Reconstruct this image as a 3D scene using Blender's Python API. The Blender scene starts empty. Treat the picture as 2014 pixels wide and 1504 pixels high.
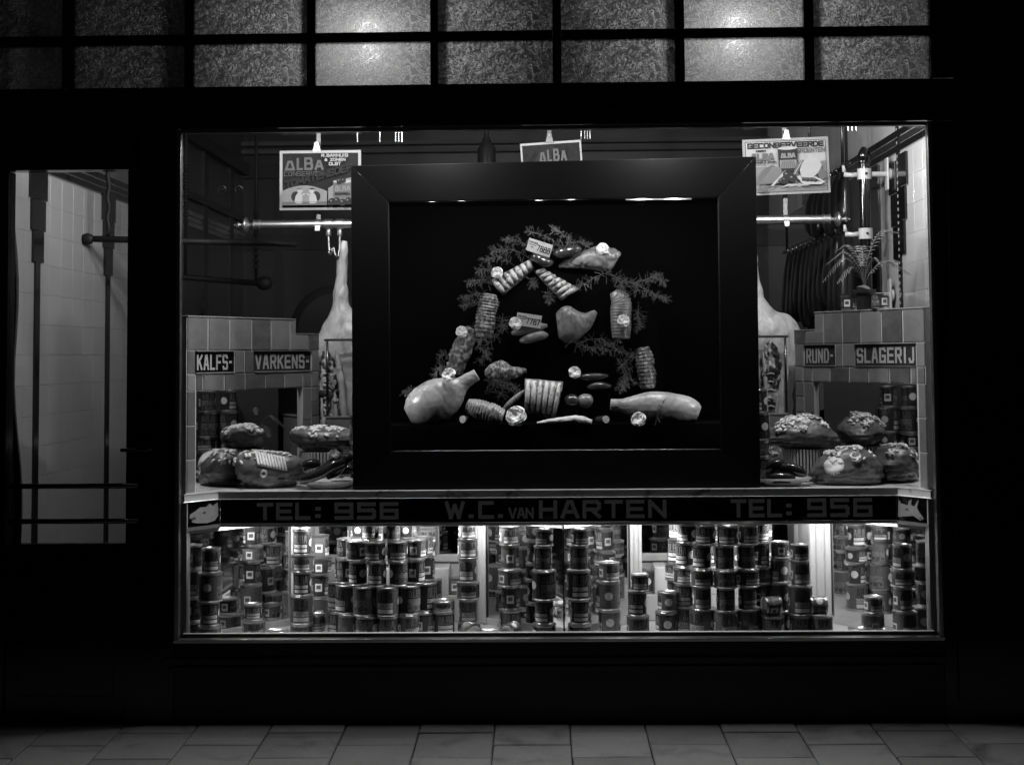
import bpy, math, random
from mathutils import Vector, Matrix, noise as mnoise
PI = math.pi
rad = math.radians
rng = random.Random(956)
S = bpy.context.scene
COL = S.collection

# ------------------------------------------------------------------ camera
FPX, W0, H0 = 2624.0, 2014.0, 1504.0
CAM = Vector((0.0, -5.5, 1.49))
YAW, PITCH, ROLL = rad(1.11), rad(3.0), rad(-0.45)
SX, SY = 0.0, -52.0 - FPX * math.tan(PITCH)
CM = Matrix.Rotation(YAW, 3, 'Z') @ Matrix.Rotation(PI / 2 + PITCH, 3, 'X') @ Matrix.Rotation(ROLL, 3, 'Z')
cd = bpy.data.cameras.new('camera')
cam = bpy.data.objects.new('camera', cd)
COL.objects.link(cam)
cam.matrix_world = Matrix.Translation(CAM) @ CM.to_4x4()
cd.sensor_width = 36.0
cd.lens = FPX / W0 * 36.0
cd.shift_x = -SX / W0
cd.shift_y = SY / W0
cd.clip_start, cd.clip_end = 0.05, 400
cd.dof.use_dof = True
cd.dof.focus_distance = 5.75
cd.dof.aperture_fstop = 3.6
S.camera = cam

# ------------------------------------------------------------------ night sky
world = bpy.data.worlds.new('World')
S.world = world
world.use_nodes = True
wn = world.node_tree.nodes
wn.clear()
wo = wn.new('ShaderNodeOutputWorld')
wb = wn.new('ShaderNodeBackground')
ws = wn.new('ShaderNodeTexSky')
ws.sky_type = 'NISHITA'
ws.sun_disc = False
ws.sun_elevation = rad(-4)
ws.sun_rotation = rad(200)
wg = wn.new('ShaderNodeRGBToBW')
world.node_tree.links.new(ws.outputs[0], wg.inputs[0])
world.node_tree.links.new(wg.outputs[0], wb.inputs[0])
wb.inputs[1].default_value = 0.05
world.node_tree.links.new(wb.outputs[0], wo.inputs[0])

S.view_settings.view_transform = 'Standard'
S.view_settings.look = 'None'
S.view_settings.exposure = 0.0
S.view_settings.gamma = 1.0
S.view_settings.use_curve_mapping = False
cy = S.cycles
cy.use_denoising = True
cy.max_bounces = 8
cy.diffuse_bounces = 4
cy.glossy_bounces = 5
cy.transparent_max_bounces = 12
cy.sample_clamp_indirect = 2.0
cy.caustics_reflective = False
cy.caustics_refractive = False


def at(px, py, Y):
    """point of the plane y = Y that stands at that place of the photograph"""
    d = CM @ Vector(((px - W0 / 2 - SX) / FPX, -(py - H0 / 2 - SY) / FPX, -1.0))
    t = (Y - CAM.y) / d.y
    return CAM + d * t


def on_wall(px, py, A, B):
    """the same for a vertical plane through A and B (x, y)"""
    d = CM @ Vector(((px - W0 / 2 - SX) / FPX, -(py - H0 / 2 - SY) / FPX, -1.0))
    n = Vector((B[1] - A[1], -(B[0] - A[0]), 0))
    t = (Vector((A[0], A[1], 0)) - CAM).dot(n) / d.dot(n)
    return CAM + d * t


# ------------------------------------------------------------------ lamps (strengths)
P_TRANSOM, P_LOWER, P_BOX, P_FILL, P_LINTEL = 36.0, 32.0, 26.0, 9.0, 32.0

# ------------------------------------------------------------------ materials
MATS = {}


def mat(name, v=0.5, rough=0.5, metal=0.0, noise=0.0, scale=20.0, bump=0.0, bscale=60.0, spec=0.5, coat=0.0,
        stretch=None, rnd=0.0, emit=0.0, noise2=0.0, scale2=4.0, thr=None, trans=0.0, sss=0.0):
    m = bpy.data.materials.new(name)
    m.use_nodes = True
    N, L = m.node_tree.nodes, m.node_tree.links
    b = N['Principled BSDF']
    b.inputs['Base Color'].default_value = (v, v, v, 1)
    b.inputs['Roughness'].default_value = rough
    b.inputs['Metallic'].default_value = metal
    b.inputs['Specular IOR Level'].default_value = spec
    b.inputs['Coat Weight'].default_value = coat
    b.inputs['Coat Roughness'].default_value = 0.08
    if sss:
        b.inputs['Subsurface Weight'].default_value = sss
        b.inputs['Subsurface Radius'].default_value = (0.01, 0.01, 0.01)
        b.inputs['Subsurface Scale'].default_value = 1.0
    if emit:
        b.inputs['Emission Color'].default_value = (1, 1, 1, 1)
        b.inputs['Emission Strength'].default_value = emit
    co = None
    if noise or bump or noise2 or thr or rnd:
        tc = N.new('ShaderNodeTexCoord')
        co = tc.outputs['Object']
        oi = N.new('ShaderNodeObjectInfo')
        if stretch:
            mp = N.new('ShaderNodeMapping')
            mp.inputs['Scale'].default_value = stretch
            L.new(co, mp.inputs[0])
            co = mp.outputs[0]
        # shift the pattern from one object to the next
        ad = N.new('ShaderNodeVectorMath')
        ad.operation = 'ADD'
        mu = N.new('ShaderNodeMath')
        mu.operation = 'MULTIPLY'
        mu.inputs[1].default_value = 37.0
        L.new(oi.outputs['Random'], mu.inputs[0])
        L.new(co, ad.inputs[0])
        L.new(mu.outputs[0], ad.inputs[1])
        co = ad.outputs[0]
        val = None

        def add(x, y):
            a = N.new('ShaderNodeMath')
            a.operation = 'ADD'
            for k, q in ((0, x), (1, y)):
                if isinstance(q, float):
                    a.inputs[k].default_value = q
                else:
                    L.new(q, a.inputs[k])
            return a.outputs[0]

        def mulc(x, c):
            a = N.new('ShaderNodeMath')
            a.operation = 'MULTIPLY'
            L.new(x, a.inputs[0])
            a.inputs[1].default_value = c
            return a.outputs[0]
        val = float(v)
        if thr:   # two tones with an irregular border: (other value, noise scale, threshold, softness)
            t = N.new('ShaderNodeTexNoise')
            t.inputs['Scale'].default_value = thr[1]
            t.inputs['Detail'].default_value = 5
            t.inputs['Distortion'].default_value = 0.6
            L.new(co, t.inputs['Vector'])
            r = N.new('ShaderNodeMapRange')
            r.inputs['From Min'].default_value = thr[2] - thr[3]
            r.inputs['From Max'].default_value = thr[2] + thr[3]
            r.inputs['To Min'].default_value = v
            r.inputs['To Max'].default_value = thr[0]
            L.new(t.outputs['Fac'], r.inputs['Value'])
            val = r.outputs[0]
        for amp, sc, det in ((noise, scale, 6), (noise2, scale2, 3)):
            if amp:
                t = N.new('ShaderNodeTexNoise')
                t.inputs['Scale'].default_value = sc
                t.inputs['Detail'].default_value = det
                t.inputs['Roughness'].default_value = 0.65
                L.new(co, t.inputs['Vector'])
                val = add(val, mulc(add(t.outputs['Fac'], -0.5), 2 * amp))
        if rnd:
            val = add(val, mulc(add(oi.outputs['Random'], -0.5), 2 * rnd))
        if not isinstance(val, float):
            mx = N.new('ShaderNodeMath')
            mx.operation = 'MAXIMUM'
            L.new(val, mx.inputs[0])
            mx.inputs[1].default_value = 0.002
            L.new(mx.outputs[0], b.inputs['Base Color'])
        if bump:
            t = N.new('ShaderNodeTexNoise')
            t.inputs['Scale'].default_value = bscale
            t.inputs['Detail'].default_value = 4
            L.new(co, t.inputs['Vector'])
            bp = N.new('ShaderNodeBump')
            bp.inputs['Strength'].default_value = bump
            bp.inputs['Distance'].default_value = 0.004
            L.new(t.outputs['Fac'], bp.inputs['Height'])
            L.new(bp.outputs[0], b.inputs['Normal'])
    MATS[name] = m
    return m


mat('black paint', 0.0045, 0.16, noise=0.002, scale=12, bump=0.02, bscale=9, spec=0.4)
mat('black satin', 0.006, 0.34, noise=0.002, scale=12, bump=0.05, bscale=20, spec=0.4)
mat('post black', 0.005, 0.12, spec=0.5)
mat('dull iron', 0.010, 0.6, noise=0.004, scale=20, spec=0.25)
mat('tile dimmed', 0.23, 0.30, noise=0.01, scale=4, rnd=0.006, bump=0.02, bscale=10)  # white tile darkened: weaker light on the left wall put into the colour
mat('black plinth', 0.004, 0.3, noise=0.002, scale=8, bump=0.05, bscale=30, spec=0.3)
mat('brass', 0.55, 0.36, 1.0, noise=0.10, scale=25, bump=0.03, bscale=70)
mat('dull brass', 0.34, 0.38, 1.0, noise=0.08, scale=18)
mat('tin', 0.62, 0.28, 1.0, noise=0.06, scale=40)
mat('marble', 0.78, 0.25, noise=0.10, scale=9, thr=(0.30, 14, 0.62, 0.05), coat=0.3)
mat('tile grey', 0.14, 0.15, noise=0.06, scale=14, rnd=0.06, bump=0.06, bscale=14, coat=0.5)
mat('tile dado', 0.13, 0.16, noise=0.03, scale=9, rnd=0.03, bump=0.05, bscale=14, coat=0.5)
mat('grout', 0.5, 0.9, noise=0.05, scale=60)
mat('tile white', 0.42, 0.22, noise=0.02, scale=4, rnd=0.02, bump=0.03, bscale=10, coat=0.4)
mat('tile black', 0.006, 0.15, rnd=0.002, coat=0.5)
mat('wall dark', 0.020, 0.35, noise=0.008, scale=3)
mat('panel dark', 0.02, 0.12, noise=0.01, scale=3, bump=0.05, bscale=4, coat=0.6)
mat('trim dark', 0.006, 0.4)
mat('ceiling', 0.06, 0.7, noise=0.01, scale=3)
mat('floor', 0.06, 0.5, noise=0.02, scale=6)
mat('white paint', 0.44, 0.32, noise=0.03, scale=7, bump=0.02, bscale=40)
mat('strap metal', 0.16, 0.5, 1.0, noise=0.05, scale=40)
mat('porcelain', 0.42, 0.12, coat=0.5)
mat('sign black', 0.0035, 0.08, spec=0.3)
mat('sign grey', 0.032, 0.1)
mat('letter dull', 0.085, 0.35, noise=0.02, scale=30, emit=0.011)   # faint own glow stands in for light from behind
mat('letter pale', 0.32, 0.4, noise=0.05, scale=60)
mat('relief', 0.34, 0.45, noise=0.07, scale=45, bump=0.3, bscale=60)
mat('relief dark', 0.08, 0.5)
mat('box wood', 0.07, 0.5, noise=0.02, scale=30, stretch=(1, 1, 6))
mat('frame paint', 0.003, 0.65, noise=0.002, scale=120, bump=0.03, bscale=200, spec=0.06)
mat('velvet', 0.0025, 1.0, spec=0.0)
mat('ham skin', 0.16, 0.36, noise=0.07, scale=70, noise2=0.06, scale2=14, bump=0.35, bscale=90, thr=(0.09, 30, 0.56, 0.10), sss=0.06)
mat('ham pale', 0.25, 0.34, noise=0.05, scale=60, noise2=0.07, scale2=14, bump=0.22, bscale=70, thr=(0.16, 20, 0.60, 0.12), sss=0.08)
mat('smoked', 0.19, 0.28, noise=0.05, scale=60, noise2=0.05, scale2=14, bump=0.6, bscale=60, thr=(0.07, 22, 0.58, 0.10))
mat('meat', 0.075, 0.40, noise=0.05, scale=90, thr=(0.30, 60, 0.53, 0.07), bump=0.7, bscale=110, stretch=(1, 1, 0.6))
mat('fat', 0.46, 0.42, noise=0.08, scale=60, noise2=0.08, scale2=18, bump=0.6, bscale=60, thr=(0.22, 30, 0.64, 0.06), sss=0.12)
mat('carcass skin', 0.42, 0.42, noise=0.09, scale=45, noise2=0.10, scale2=11, bump=1.0, bscale=30,
    thr=(0.27, 20, 0.60, 0.08), stretch=(1, 1, 0.5))
mat('cavity', 0.030, 0.4, noise=0.03, scale=60, thr=(0.40, 34, 0.53, 0.04), bump=0.9, bscale=60, stretch=(1, 1, 0.4))
mat('rib bone', 0.48, 0.45, noise=0.10, scale=110, thr=(0.14, 45, 0.60, 0.06), bump=0.4, bscale=120)
mat('bacon dark', 0.012, 0.28, noise=0.006, scale=30, bump=0.2, bscale=40, coat=0.2)
mat('sausage dark', 0.030, 0.14, noise=0.015, scale=30, noise2=0.01, scale2=8, bump=0.10, bscale=60, coat=0.6)
mat('sausage mid', 0.15, 0.22, noise=0.05, scale=90, noise2=0.05, scale2=25, bump=0.2, bscale=120, coat=0.3)
mat('sausage cut', 0.62, 0.4, noise=0.10, scale=120, thr=(0.35, 70, 0.58, 0.04))
mat('lard', 0.90, 0.45, noise=0.05, scale=60, sss=0.2)
mat('rose', 0.68, 0.5, noise=0.05, scale=50, sss=0.2)
mat('fern', 0.085, 0.5, noise=0.02, scale=30, rnd=0.02)
mat('palm', 0.095, 0.45, noise=0.04, scale=30)
mat('pot', 0.018, 0.5, noise=0.008, scale=20, bump=0.2, bscale=40)
mat('soil', 0.12, 0.9, noise=0.06, scale=60)
mat('paper', 0.28, 0.75, spec=0.08, noise=0.03, scale=30)
mat('paper grey', 0.20, 0.75, spec=0.08, noise=0.03, scale=20)
mat('card', 0.42, 0.75, spec=0.08, noise=0.03, scale=30)
mat('ink', 0.006, 0.75, spec=0.08)
mat('ink dark', 0.022, 0.75, spec=0.08, noise=0.006, scale=20)
mat('ink mid', 0.085, 0.75, spec=0.08, noise=0.02, scale=20)
mat('ink field', 0.016, 0.75, spec=0.08, noise=0.012, scale=9)
mat('ink light', 0.15, 0.75, spec=0.08, noise=0.03, scale=30)
mat('ink pale', 0.26, 0.75, spec=0.08, noise=0.03, scale=30)
mat('label dark', 0.042, 0.24, noise=0.004, scale=40, rnd=0.006, coat=0.3)
mat('label mid', 0.11, 0.28, noise=0.015, scale=40, rnd=0.02, coat=0.3)
mat('label letter', 0.15, 0.3, noise=0.02, scale=60)
mat('label strip', 0.82, 0.4, noise=0.08, scale=90)
mat('label white', 0.82, 0.4, noise=0.04, scale=50)
mat('label picture', 0.22, 0.35, noise=0.05, scale=90, thr=(0.06, 140, 0.55, 0.05))
mat('frill light', 0.62, 0.6)
mat('frill dark', 0.02, 0.6)
mat('plate', 0.70, 0.15, coat=0.5)
mat('stone', 0.27, 0.8, noise=0.06, scale=90, noise2=0.06, scale2=3.5, rnd=0.05, bump=0.5, bscale=70,
    thr=(0.13, 5, 0.66, 0.10))
mat('joint', 0.012, 0.95, noise=0.006, scale=40)
mat('ground', 0.06, 0.9, noise=0.02, scale=3)
mat('curtain', 0.012, 0.9, noise=0.004, scale=20)
mat('curtain pale', 0.20, 0.9)
mat('iron', 0.012, 0.25, noise=0.004, scale=20, coat=0.4)
mat('bulb', 0.8, 0.3, emit=40.0)
mat('lamp glow', 0.8, 0.3, emit=1.6)
mat('mirror', 0.80, 0.025, 1.0)
mat('dark pane', 0.17, 0.02, 1.0, noise=0.05, scale=3)


def glass_mat():
    m = bpy.data.materials.new('plate glass')
    m.use_nodes = True
    N, L = m.node_tree.nodes, m.node_tree.links
    N.clear()
    o = N.new('ShaderNodeOutputMaterial')
    mx = N.new('ShaderNodeMixShader')
    tr = N.new('ShaderNodeBsdfTransparent')
    tr.inputs[0].default_value = (0.97, 0.97, 0.97, 1)
    gl = N.new('ShaderNodeBsdfGlossy')
    gl.inputs['Roughness'].default_value = 0.01
    lw = N.new('ShaderNodeLayerWeight')
    lw.inputs['Blend'].default_value = 0.5
    pw = N.new('ShaderNodeMath'); pw.operation = 'POWER'; pw.inputs[1].default_value = 5.0
    L.new(lw.outputs['Facing'], pw.inputs[0])
    fr = N.new('ShaderNodeMapRange')
    fr.inputs['To Min'].default_value = 0.04
    fr.inputs['To Max'].default_value = 1.0
    L.new(pw.outputs[0], fr.inputs['Value'])
    L.new(fr.outputs[0], mx.inputs[0])
    L.new(tr.outputs[0], mx.inputs[1])
    L.new(gl.outputs[0], mx.inputs[2])
    L.new(mx.outputs[0], o.inputs[0])
    MATS['plate glass'] = m


def frosted_mat():
    m = bpy.data.materials.new('patterned glass')
    m.use_nodes = True
    N, L = m.node_tree.nodes, m.node_tree.links
    N.clear()
    o = N.new('ShaderNodeOutputMaterial')
    tc = N.new('ShaderNodeTexCoord')
    # winding ice-flower relief: distorted noise folded round its middle value
    t1 = N.new('ShaderNodeTexNoise')
    t1.inputs['Scale'].default_value = 38
    t1.inputs['Detail'].default_value = 1.5
    t1.inputs['Distortion'].default_value = 1.6
    L.new(tc.outputs['Object'], t1.inputs['Vector'])
    sb = N.new('ShaderNodeMath'); sb.operation = 'SUBTRACT'; sb.inputs[1].default_value = 0.5
    L.new(t1.outputs['Fac'], sb.inputs[0])
    ab = N.new('ShaderNodeMath'); ab.operation = 'ABSOLUTE'
    L.new(sb.outputs[0], ab.inputs[0])
    mr = N.new('ShaderNodeMapRange')
    mr.inputs['From Min'].default_value = 0.02
    mr.inputs['From Max'].default_value = 0.075
    mr.inputs['To Min'].default_value = 1.0
    mr.inputs['To Max'].default_value = 0.0
    L.new(ab.outputs[0], mr.inputs['Value'])
    bp = N.new('ShaderNodeBump')
    bp.inputs['Strength'].default_value = 0.9
    bp.inputs['Distance'].default_value = 0.012
    L.new(mr.outputs[0], bp.inputs['Height'])
    cr = N.new('ShaderNodeMapRange')
    cr.inputs['To Min'].default_value = 0.14
    cr.inputs['To Max'].default_value = 0.60
    L.new(mr.outputs[0], cr.inputs['Value'])
    tl = N.new('ShaderNodeBsdfTranslucent')
    L.new(cr.outputs[0], tl.inputs['Color'])
    L.new(bp.outputs[0], tl.inputs['Normal'])
    rf = N.new('ShaderNodeBsdfRefraction')
    rf.inputs['Roughness'].default_value = 0.38
    rf.inputs['IOR'].default_value = 1.3
    rf.inputs['Color'].default_value = (0.5, 0.5, 0.5, 1)
    L.new(bp.outputs[0], rf.inputs['Normal'])
    mx = N.new('ShaderNodeMixShader')
    mx.inputs[0].default_value = 0.40
    L.new(tl.outputs[0], mx.inputs[1])
    L.new(rf.outputs[0], mx.inputs[2])
    gl = N.new('ShaderNodeBsdfGlossy')
    gl.inputs['Roughness'].default_value = 0.2
    L.new(bp.outputs[0], gl.inputs['Normal'])
    m2 = N.new('ShaderNodeMixShader')
    m2.inputs[0].default_value = 0.05
    L.new(mx.outputs[0], m2.inputs[1])
    L.new(gl.outputs[0], m2.inputs[2])
    L.new(m2.outputs[0], o.inputs[0])
    MATS['patterned glass'] = m


glass_mat()
frosted_mat()


# ------------------------------------------------------------------ mesh helpers
class MB:
    def __init__(s):
        s.v, s.f, s.m = [], [], []
        s.mats = []

    def mi(s, m):
        if m not in s.mats:
            s.mats.append(m)
        return s.mats.index(m)

    def poly(s, pts, m):
        b = len(s.v)
        s.v += [tuple(p) for p in pts]
        s.f.append(tuple(range(b, b + len(pts))))
        s.m.append(s.mi(m))

    def add(s, verts, faces, m):
        b = len(s.v)
        s.v += [tuple(p) for p in verts]
        k = s.mi(m)
        for f in faces:
            s.f.append(tuple(b + i for i in f))
            s.m.append(k)

    def box(s, x0, x1, y0, y1, z0, z1, m, M=None):
        vs = [Vector((x, y, z)) for x in (x0, x1) for y in (y0, y1) for z in (z0, z1)]
        if M is not None:
            vs = [M @ p for p in vs]
        s.add(vs, [(0, 1, 3, 2), (4, 6, 7, 5), (0, 4, 5, 1), (2, 3, 7, 6), (0, 2, 6, 4), (1, 5, 7, 3)], m)

    def prism(s, pts, d, m):
        """outline (3-d points in one plane) pushed along d"""
        n = len(pts)
        d = Vector(d)
        a = [Vector(p) for p in pts]
        s.add(a + [p + d for p in a], [tuple(range(n)), tuple(range(2 * n - 1, n - 1, -1))] +
              [(i, (i + 1) % n, n + (i + 1) % n, n + i) for i in range(n)], m)

    def loft(s, path, radii, m, seg=16, up=None, amp=0.0, freq=8.0, seed=0.0, caps=True, ridge=0.0, rfreq=14.0, rst=(1, 1, 1)):
        """rings along a path; radii = (a, b) per ring; noise makes them uneven"""
        P = [Vector(p) for p in path]
        n = len(P)
        rings = []
        sv = Vector((seed * 3.1, seed * 7.7, seed))
        up0 = Vector(up) if up else None
        for i in range(n):
            t = (P[min(i + 1, n - 1)] - P[max(i - 1, 0)]).normalized()
            u = up0 if up0 is not None else Vector((0, 0, 1))
            if abs(t.dot(u)) > 0.97:
                u = Vector((0, 1, 0))
            sx = t.cross(u).normalized()
            uu = sx.cross(t).normalized()
            r = radii[i]
            a, b = (r if isinstance(r, tuple) else (r, r))
            ring = []
            for k in range(seg):
                th = 2 * PI * k / seg
                q = P[i] + sx * (a * math.cos(th)) + uu * (b * math.sin(th))
                if amp:
                    w = mnoise.noise(q * freq + sv) + 0.5 * mnoise.noise(q * freq * 2.3 + sv)
                    q = q + (q - P[i]) * (amp * w)
                if ridge:
                    qq = Vector((q.x * rst[0], q.y * rst[1], q.z * rst[2])) * rfreq + sv
                    w = max(0.0, 1 - 2.2 * abs(mnoise.noise(qq))) ** 4 + .6 * max(0.0, 1 - 2.2 * abs(mnoise.noise(qq * 1.9 + Vector((9, 3, 1))))) ** 4
                    q = q - (q - P[i]).normalized() * (ridge * w * min(1.0, (q - P[i]).length / .03))
                ring.append(q)
            rings.append(ring)
        vs = [q for r in rings for q in r]
        fs = []
        for i in range(n - 1):
            for k in range(seg):
                k2 = (k + 1) % seg
                fs.append((i * seg + k, i * seg + k2, (i + 1) * seg + k2, (i + 1) * seg + k))
        if caps:
            fs.append(tuple(range(seg - 1, -1, -1)))
            fs.append(tuple((n - 1) * seg + k for k in range(seg)))
        s.add(vs, fs, m)

    def tube(s, path, r, m, seg=8):
        s.loft(path, [r if not isinstance(r, list) else r[i] for i in range(len(path))] if isinstance(r, list) else [r] * len(path), m, seg)

    def lathe(s, prof, m, seg=24, c=(0, 0, 0), axis='Z', mats=None):
        vs, fs = [], []
        n = len(prof)
        c = Vector(c)
        for r, z in prof:
            for k in range(seg):
                th = 2 * PI * k / seg
                a, b = r * math.cos(th), r * math.sin(th)
                p = (a, b, z) if axis == 'Z' else ((z, a, b) if axis == 'X' else (b, z, a))
                vs.append(c + Vector(p))
        for i in range(n - 1):
            for k in range(seg):
                k2 = (k + 1) % seg
                fs.append((i * seg + k, i * seg + k2, (i + 1) * seg + k2, (i + 1) * seg + k))
        fs.append(tuple(range(seg - 1, -1, -1)))
        fs.append(tuple((n - 1) * seg + k for k in range(seg)))
        s.add(vs, fs, m)

    def mesh(s, name, smooth=False):
        me = bpy.data.meshes.new(name)
        me.from_pydata(s.v, [], s.f)
        for m in s.mats:
            me.materials.append(MATS[m])
        me.polygons.foreach_set('material_index', s.m)
        if smooth:
            me.polygons.foreach_set('use_smooth', [True] * len(s.f))
            if smooth != 'all':
                try:
                    me.set_sharp_from_angle(angle=rad(38))
                except Exception:
                    pass
        me.update()
        return me

    def build(s, name, parent=None, smooth=False, loc=None, rot=None, bevel=0.0):
        o = put(name, s.mesh(name, smooth), parent, loc, rot)
        if bevel:
            b = o.modifiers.new('bevel', 'BEVEL')
            b.width = bevel
            b.segments = 2
            b.limit_method = 'ANGLE'
        return o


def put(name, me, parent=None, loc=None, rot=None, scale=None):
    o = bpy.data.objects.new(name, me)
    COL.objects.link(o)
    if loc is not None:
        o.location = loc
    if rot is not None:
        o.rotation_euler = rot
    if scale is not None:
        o.scale = scale
    if parent is not None:
        o.parent = parent
    return o


def tag(o, label, cat, group=None):
    o['label'] = label
    o['category'] = cat
    if group:
        o['group'] = group
    return o


def thing(name, label, cat, loc=(0, 0, 0), rot=None, group=None):
    o = put(name, None, None, loc, rot)
    o.empty_display_size = 0.05
    return tag(o, label, cat, group)


def struct(o):
    o['kind'] = 'structure'
    return o


def boxobj(name, m, x0, x1, y0, y1, z0, z1, parent=None, bevel=0.0):
    """a box whose origin is its own centre"""
    b = MB()
    hx, hy, hz = (x1 - x0) / 2, (y1 - y0) / 2, (z1 - z0) / 2
    b.box(-hx, hx, -hy, hy, -hz, hz, m)
    return b.build(name, parent, loc=((x0 + x1) / 2, (y0 + y1) / 2, (z0 + z1) / 2), bevel=bevel)


# ------------------------------------------------------------------ block lettering (strokes on a unit cell)
G = {
    'A': [[(0, 0), (.38, 1), (.62, 1), (1, 0)], [(.16, .33), (.84, .33)]],
    'B': [[(0, 0), (0, 1), (.75, 1), (.9, .85), (.9, .62), (.78, .53), (0, .53)], [(.78, .53), (1, .4), (1, .15), (.85, 0), (0, 0)]],
    'C': [[(1, 1), (0, 1), (0, 0), (1, 0)]],
    'D': [[(0, 0), (0, 1), (.7, 1), (1, .75), (1, .25), (.7, 0), (0, 0)]],
    'E': [[(1, 1), (0, 1), (0, 0), (1, 0)], [(0, .5), (.9, .5)]],
    'F': [[(1, 1), (0, 1), (0, 0)], [(0, .5), (.85, .5)]],
    'G': [[(1, .85), (.85, 1), (0, 1), (0, 0), (1, 0), (1, .45), (.55, .45)]],
    'H': [[(0, 0), (0, 1)], [(1, 0), (1, 1)], [(0, .5), (1, .5)]],
    'I': [[(.5, 0), (.5, 1)]],
    'J': [[(1, 1), (1, .15), (.85, 0), (.3, 0), (.1, .2)]],
    'K': [[(0, 0), (0, 1)], [(1, 1), (.1, .45)], [(.35, .6), (1, 0)]],
    'L': [[(0, 1), (0, 0), (1, 0)]],
    'M': [[(0, 0), (.1, 1), (.5, .3), (.9, 1), (1, 0)]],
    'N': [[(0, 0), (0, 1), (1, 0), (1, 1)]],
    'O': [[(.2, 0), (0, .25), (0, .75), (.2, 1), (.8, 1), (1, .75), (1, .25), (.8, 0), (.2, 0)]],
    'P': [[(0, 0), (0, 1), (1, 1), (1, .48), (0, .48)]],
    'R': [[(0, 0), (0, 1), (.85, 1), (1, .85), (1, .6), (.85, .48), (0, .48)], [(.5, .48), (1, 0)]],
    'S': [[(1, .85), (.85, 1), (.1, 1), (0, .9), (0, .6), (.15, .5), (.85, .5), (1, .4), (1, .1), (.9, 0), (.1, 0), (0, .15)]],
    'T': [[(0, 1), (1, 1)], [(.5, 1), (.5, 0)]],
    'U': [[(0, 1), (0, .1), (.1, 0), (.9, 0), (1, .1), (1, 1)]],
    'V': [[(0, 1), (.45, 0), (.55, 0), (1, 1)]],
    'W': [[(0, 1), (.25, 0), (.5, .8), (.75, 0), (1, 1)]],
    'Z': [[(0, 1), (1, 1), (0, 0), (1, 0)]],
    '5': [[(1, 1), (0, 1), (0, .55), (.9, .55), (1, .45), (1, .1), (.9, 0), (0, 0)]],
    '6': [[(1, 1), (0, 1), (0, 0), (1, 0), (1, .52), (0, .52)]],
    '7': [[(0, 1), (1, 1), (.35, 0)]],
    '8': [[(.1, 1), (.9, 1), (.9, .55), (.1, .55), (.1, 1)], [(.1, .55), (0, .45), (0, 0), (1, 0), (1, .45), (.9, .55)]],
    '9': [[(0, 0), (1, 0), (1, 1), (0, 1), (0, .48), (1, .48)]],
    '.': [[(.3, .06), (.55, .06)]],
    ':': [[(.3, .14), (.6, .14)], [(.3, .68), (.6, .68)]],
    '-': [[(.1, .5), (.6, .5)]],
    '&': [[(1, 0), (.2, .7), (.35, 1), (.65, 1), (.7, .75), (.1, .35), (.1, .1), (.3, 0), (.6, 0), (1, .4)]],
    "'": [[(.4, 1), (.4, .8)]],
    # the trapezium A of the tins
    '^': [[(0, 0), (1, 0), (.68, 1), (.32, 1), (0, 0)]],
}
NARROW = {'I': .35, '.': .45, ':': .5, '-': .65, "'": .3, ' ': .7, 'L': .9, 'J': .85, 'W': 1.35, 'M': 1.25}


def text_strokes(txt, h, w, gap):
    """list of (polyline) in metres, and the total width"""
    x, out = 0.0, []
    for ch in txt:
        cw = w * NARROW.get(ch, 1.0)
        for pl in G.get(ch, []):
            out.append([(x + p[0] * cw, p[1] * h) for p in pl])
        x += cw + gap
    return out, x - gap


def ribbons(strokes, sw, step=None):
    """quads (4 points, layer) for strokes of width sw"""
    out = []
    k = 0
    for pl in strokes:
        for i in range(len(pl) - 1):
            (x0, y0), (x1, y1) = pl[i], pl[i + 1]
            L = math.hypot(x1 - x0, y1 - y0)
            if L < 1e-6:
                continue
            tx, ty = (x1 - x0) / L, (y1 - y0) / L
            e = sw * 0.5
            ax, ay = x0 - tx * e * (0.98 if i == 0 or True else 0), y0 - ty * e
            LL = L + 2 * e
            n = 1 if not step else max(1, int(LL / step + .5))
            for q in range(n):
                s0, s1 = LL * q / n, LL * (q + 1) / n
                nx, ny = -ty * e, tx * e
                out.append(([(ax + tx * s0 + nx, ay + ty * s0 + ny), (ax + tx * s0 - nx, ay + ty * s0 - ny),
                             (ax + tx * s1 - nx, ay + ty * s1 - ny), (ax + tx * s1 + nx, ay + ty * s1 + ny)], k))
            k += 1
    return out


def text_on(mb, txt, origin, ex, ey, en, h, w, gap, sw, m, eps=0.0012, align='L', slant=0.0, width=None):
    """flat lettering on a plane (origin = lower left); width squeezes it to fit"""
    st, tw = text_strokes(txt, h, w, gap)
    kx = 1.0
    if width:
        kx = width / tw
        tw = width
    o = Vector(origin)
    if align == 'C':
        o = o - Vector(ex) * (tw / 2)
    ex, ey, en = Vector(ex), Vector(ey), Vector(en)
    st = [[(p[0] * kx + slant * p[1], p[1]) for p in pl] for pl in st]
    for q, k in ribbons(st, sw):
        mb.poly([o + ex * a + ey * b + en * (eps + 0.00006 * k) for a, b in q], m)


# =================================================================== THE SETTING
X0, X1 = -2.75, 2.6            # the shop front's ends
ZT = at(1000, 250, 0).z        # top of the window opening
ZB = at(1000, 1250, 0).z       # its bottom
XL = at(353, 750, 0).x         # its sides
XR = at(1836, 750, 0).x
print('window', XL, XR, ZB, ZT)

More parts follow.
